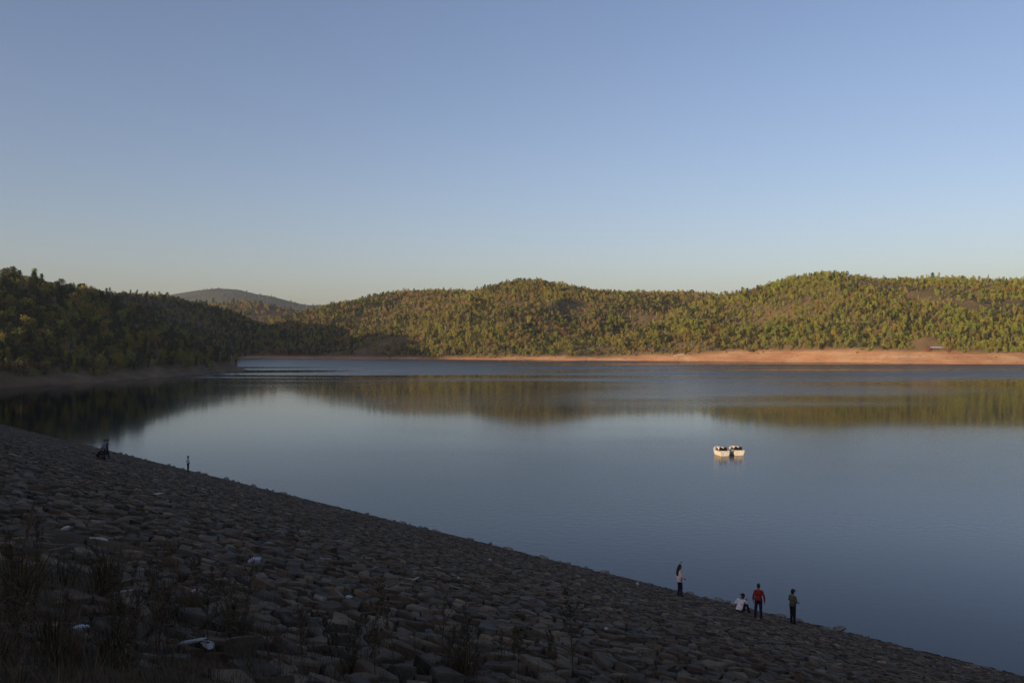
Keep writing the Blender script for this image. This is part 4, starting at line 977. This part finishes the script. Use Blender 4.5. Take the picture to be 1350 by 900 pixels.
litter('paper_scrap', 840, 772, .16, M['plastic_white'], 'white scrap at the waterline above the raised-arm woman', 'paper', 1, (1.3, .8, .8))
litter('paper_scrap', 84, 705, .10, M['plastic_white'], 'white scrap above the weeds near the picture edge', 'paper', 2)

# ------------------------------------------------------------------ weeds along the top of the slope
M['weed_green'] = leafmat('weed_green', [(0.026, 0.027, 0.011), (0.045, 0.040, 0.016), (0.06, 0.048, 0.02)])
M['weed_brown'] = leafmat('weed_brown', [(0.06, 0.040, 0.022), (0.09, 0.06, 0.033), (0.05, 0.03, 0.018)])
def forb(seed, H, nbr, leafy, seedhead):
    """upright stalk with side branches and small leaves; returns stem MB and leaf MB"""
    rn_ = random.Random(seed); st_ = MB(); lf = MB()
    bend = Vector((rn_.gauss(0, .12), rn_.gauss(0, .12), 1)) * H
    pts_ = [Vector((0, 0, -.1)), bend * .35 + Vector((rn_.gauss(0, .02), rn_.gauss(0, .02), 0)), bend * .7, bend]
    st_.tube(pts_, [.009, .007, .005, .002], 5)
    ends = [(bend, bend.normalized())]
    for i in range(nbr):
        f = rn_.uniform(.2, .95); a = bend * f; an = rn_.uniform(0, 6.3); ln = H * rn_.uniform(.12, .32) * (1.1 - f * .6); e = a + Vector((math.cos(an) * ln * .6, math.sin(an) * ln * .6, ln * .85)); m_ = a.lerp(e, .5) + Vector((math.cos(an), math.sin(an), -.3)) * ln * .12
        st_.tube([a, m_, e], [.0045, .0035, .0015], 4, False); ends.append((e, (e - m_).normalized()))
        for q in range(leafy):
            c_ = a.lerp(e, rn_.random()); d = Vector((rn_.gauss(0, 1), rn_.gauss(0, 1), rn_.gauss(.2, .6))).normalized(); s_ = rn_.uniform(.03, .07); sd_ = d.cross(Vector((0, 0, 1))).normalized() * s_ * .28
            lf.add([c_, c_ + d * s_ * .5 + sd_, c_ + d * s_ - Vector((0, 0, .01)), c_ + d * s_ * .5 - sd_], [(0, 1, 2, 3)])
    for e, d in ends:
        for q in range(seedhead):
            c_ = e - d * rn_.uniform(0, .10) + Vector((rn_.gauss(0, .008), rn_.gauss(0, .008), 0)); x = Vector((rn_.gauss(0, 1), rn_.gauss(0, 1), rn_.gauss(.5, 1))).normalized() * .018; y = x.cross(d).normalized() * .008
            lf.add([c_ - x, c_ + y, c_ + x, c_ - y], [(0, 1, 2, 3)])
    return st_, lf
def grass_clump(seed, H, nbl, spread):
    rn_ = random.Random(seed); g_ = MB()
    for i in range(nbl):
        an = rn_.uniform(0, 6.3); r0 = spread * math.sqrt(rn_.random()); b0 = Vector((math.cos(an) * r0, math.sin(an) * r0, -.06)); h_ = H * rn_.uniform(.5, 1.05); o_ = rn_.uniform(.15, .95) * h_
        out = Vector((math.cos(an + rn_.gauss(0, .6)), math.sin(an + rn_.gauss(0, .6)), 0)); sd_ = out.cross(Vector((0, 0, 1))) * rn_.uniform(.003, .006)
        p0, p1, p2, p3 = b0, b0 + Vector((0, 0, h_ * .45)) + out * o_ * .2, b0 + Vector((0, 0, h_ * .8)) + out * o_ * .55, b0 + Vector((0, 0, h_)) + out * o_
        g_.add([p0 - sd_, p0 + sd_, p1 - sd_ * .9, p1 + sd_ * .9, p2 - sd_ * .6, p2 + sd_ * .6, p3], [(0, 1, 3, 2), (2, 3, 5, 4), (4, 5, 6)])
    return g_
FORBS = []
for i, (H_, nbr, lf_, sh_) in enumerate(((1.15, 20, 3, 10), (.85, 16, 5, 6), (.6, 12, 6, 5), (.75, 18, 2, 12))):
    a, b_ = forb(80 + i, H_, nbr, lf_, sh_); FORBS.append((a.mesh('stem'), b_.mesh('leaves')))
for q in FORBS: q[0].materials.append(M['weed_brown']); q[1].materials.append(M['weed_green'])
def on_soil(px, py):
    u, v = slope_uv(px, py); return dam(u, v, max(.02, float(soil_w(u, v))))
def weed(name, px, py, k, s, label, group=None, leafm=None):
    t = empty(name, on_soil(px, py), random.uniform(0, 6)); t.scale = (s,) * 3; tag(t, label, 'weed', group)
    mesh_obj('stem', FORBS[k][0], None, t); o = mesh_obj('leaves', FORBS[k][1], None, t)
    if leafm: o.material_slots[0].link = 'OBJECT'; o.material_slots[0].material = leafm
    return t
weed('dry_stalk', 756, 896, 0, 1.12, 'tall dry branching stalk standing alone before the stones')
weed('dry_stalk', 735, 897, 3, .8, 'shorter dry stalk just left of the tallest lone stalk')
weed('dry_stalk', 862, 897, 2, .7, 'small dry weed right of the tallest lone stalk')
weed('dry_stalk', 610, 896, 1, .9, 'leafy weed at the lower edge before the big grey slab')
weed('dry_stalk', 590, 880, 3, .7, 'thin weed with seed heads left of the big grey slab')
rn = random.Random(77); cnt = 0
for k in range(64):
    px = rn.uniform(-10, 330) if k < 44 else rn.uniform(330, 700); py = rn.uniform(748, 899) if px < 330 else rn.uniform(868, 899)
    if px < 330 and py < 748 + 40 * max(0, (px - 150) / 180): continue
    side = 'in the thick weeds at the lower corner' if px < 170 else ('around the white plastic wrapper' if px < 330 else 'along the lower picture edge')
    kk = rn.randrange(4); br_ = rn.random() < .4
    weed('dry_weed', px, py, kk, rn.uniform(.5, .85), ('rust-brown' if br_ else 'dull green') + ' weed ' + side, ('brown' if br_ else 'green') + ' weeds ' + side, M['weed_brown'] if br_ else None)
GC = [grass_clump(90, .55, 70, .16).mesh('blades'), grass_clump(91, .40, 60, .18).mesh('blades'), grass_clump(92, .80, 90, .16).mesh('blades')]
for q, mt_ in zip(GC, ('weed_brown', 'weed_green', 'weed_green')): q.materials.append(M[mt_])
def clump(px, py, k, s, label, group=None):
    o = mesh_obj('grass_clump', GC[k], None); o.location = on_soil(px, py); o.scale = (s,) * 3; o.rotation_euler = (0, 0, random.uniform(0, 6)); tag(o, label, 'grass', group); return o
clump(140, 786, 2, .95, 'tall upright grass clump left of the pale broken slab')
clump(128, 790, 0, 1.0, 'lower grass clump leaning on the tall upright one')
clump(25, 800, 2, 1.0, 'big grass clump at the picture edge among the weeds')
clump(80, 775, 1, 1.1, 'low grass clump between the two tall clumps')
for k in range(22):
    px = rn.uniform(-15, 320) if k < 16 else rn.uniform(320, 640); py = rn.uniform(770, 902) if px < 320 else rn.uniform(880, 902)
    clump(px, py, rn.randrange(3), rn.uniform(.4, .8), 'dry grass tuft ' + ('in the weedy lower corner' if px < 320 else 'along the lower picture edge'), 'dry grass tufts ' + ('in the corner' if px < 320 else 'along the edge'))
# short dead grass and litter of stems between them: nobody could count it
gv = MB()
for k in range(4200):
    px = rn.uniform(-40, 420) if k < 3400 else rn.uniform(420, 900); lo = 735 + max(0, px - 200) * .35 if px < 420 else 865
    py = rn.uniform(lo, 930); b0 = on_soil(px, py); h_ = rn.uniform(.05, .22); an = rn.uniform(0, 6.3); le = Vector((math.cos(an), math.sin(an), 0)); sd_ = Vector((-math.sin(an), math.cos(an), 0)) * .004
    e = b0 + le * h_ * rn.uniform(.1, .9) + Vector((0, 0, h_))
    gv.add([b0 - sd_, b0 + sd_, b0.lerp(e, .6) + sd_ * .8 - le * .01, b0.lerp(e, .6) - sd_ * .8 - le * .01, e], [(0, 1, 2, 3), (3, 2, 4)])
tag(gv.build('dead_grass', M['weed_brown']), 'short dead grass and stems over the brown soil', 'grass', kind='stuff')
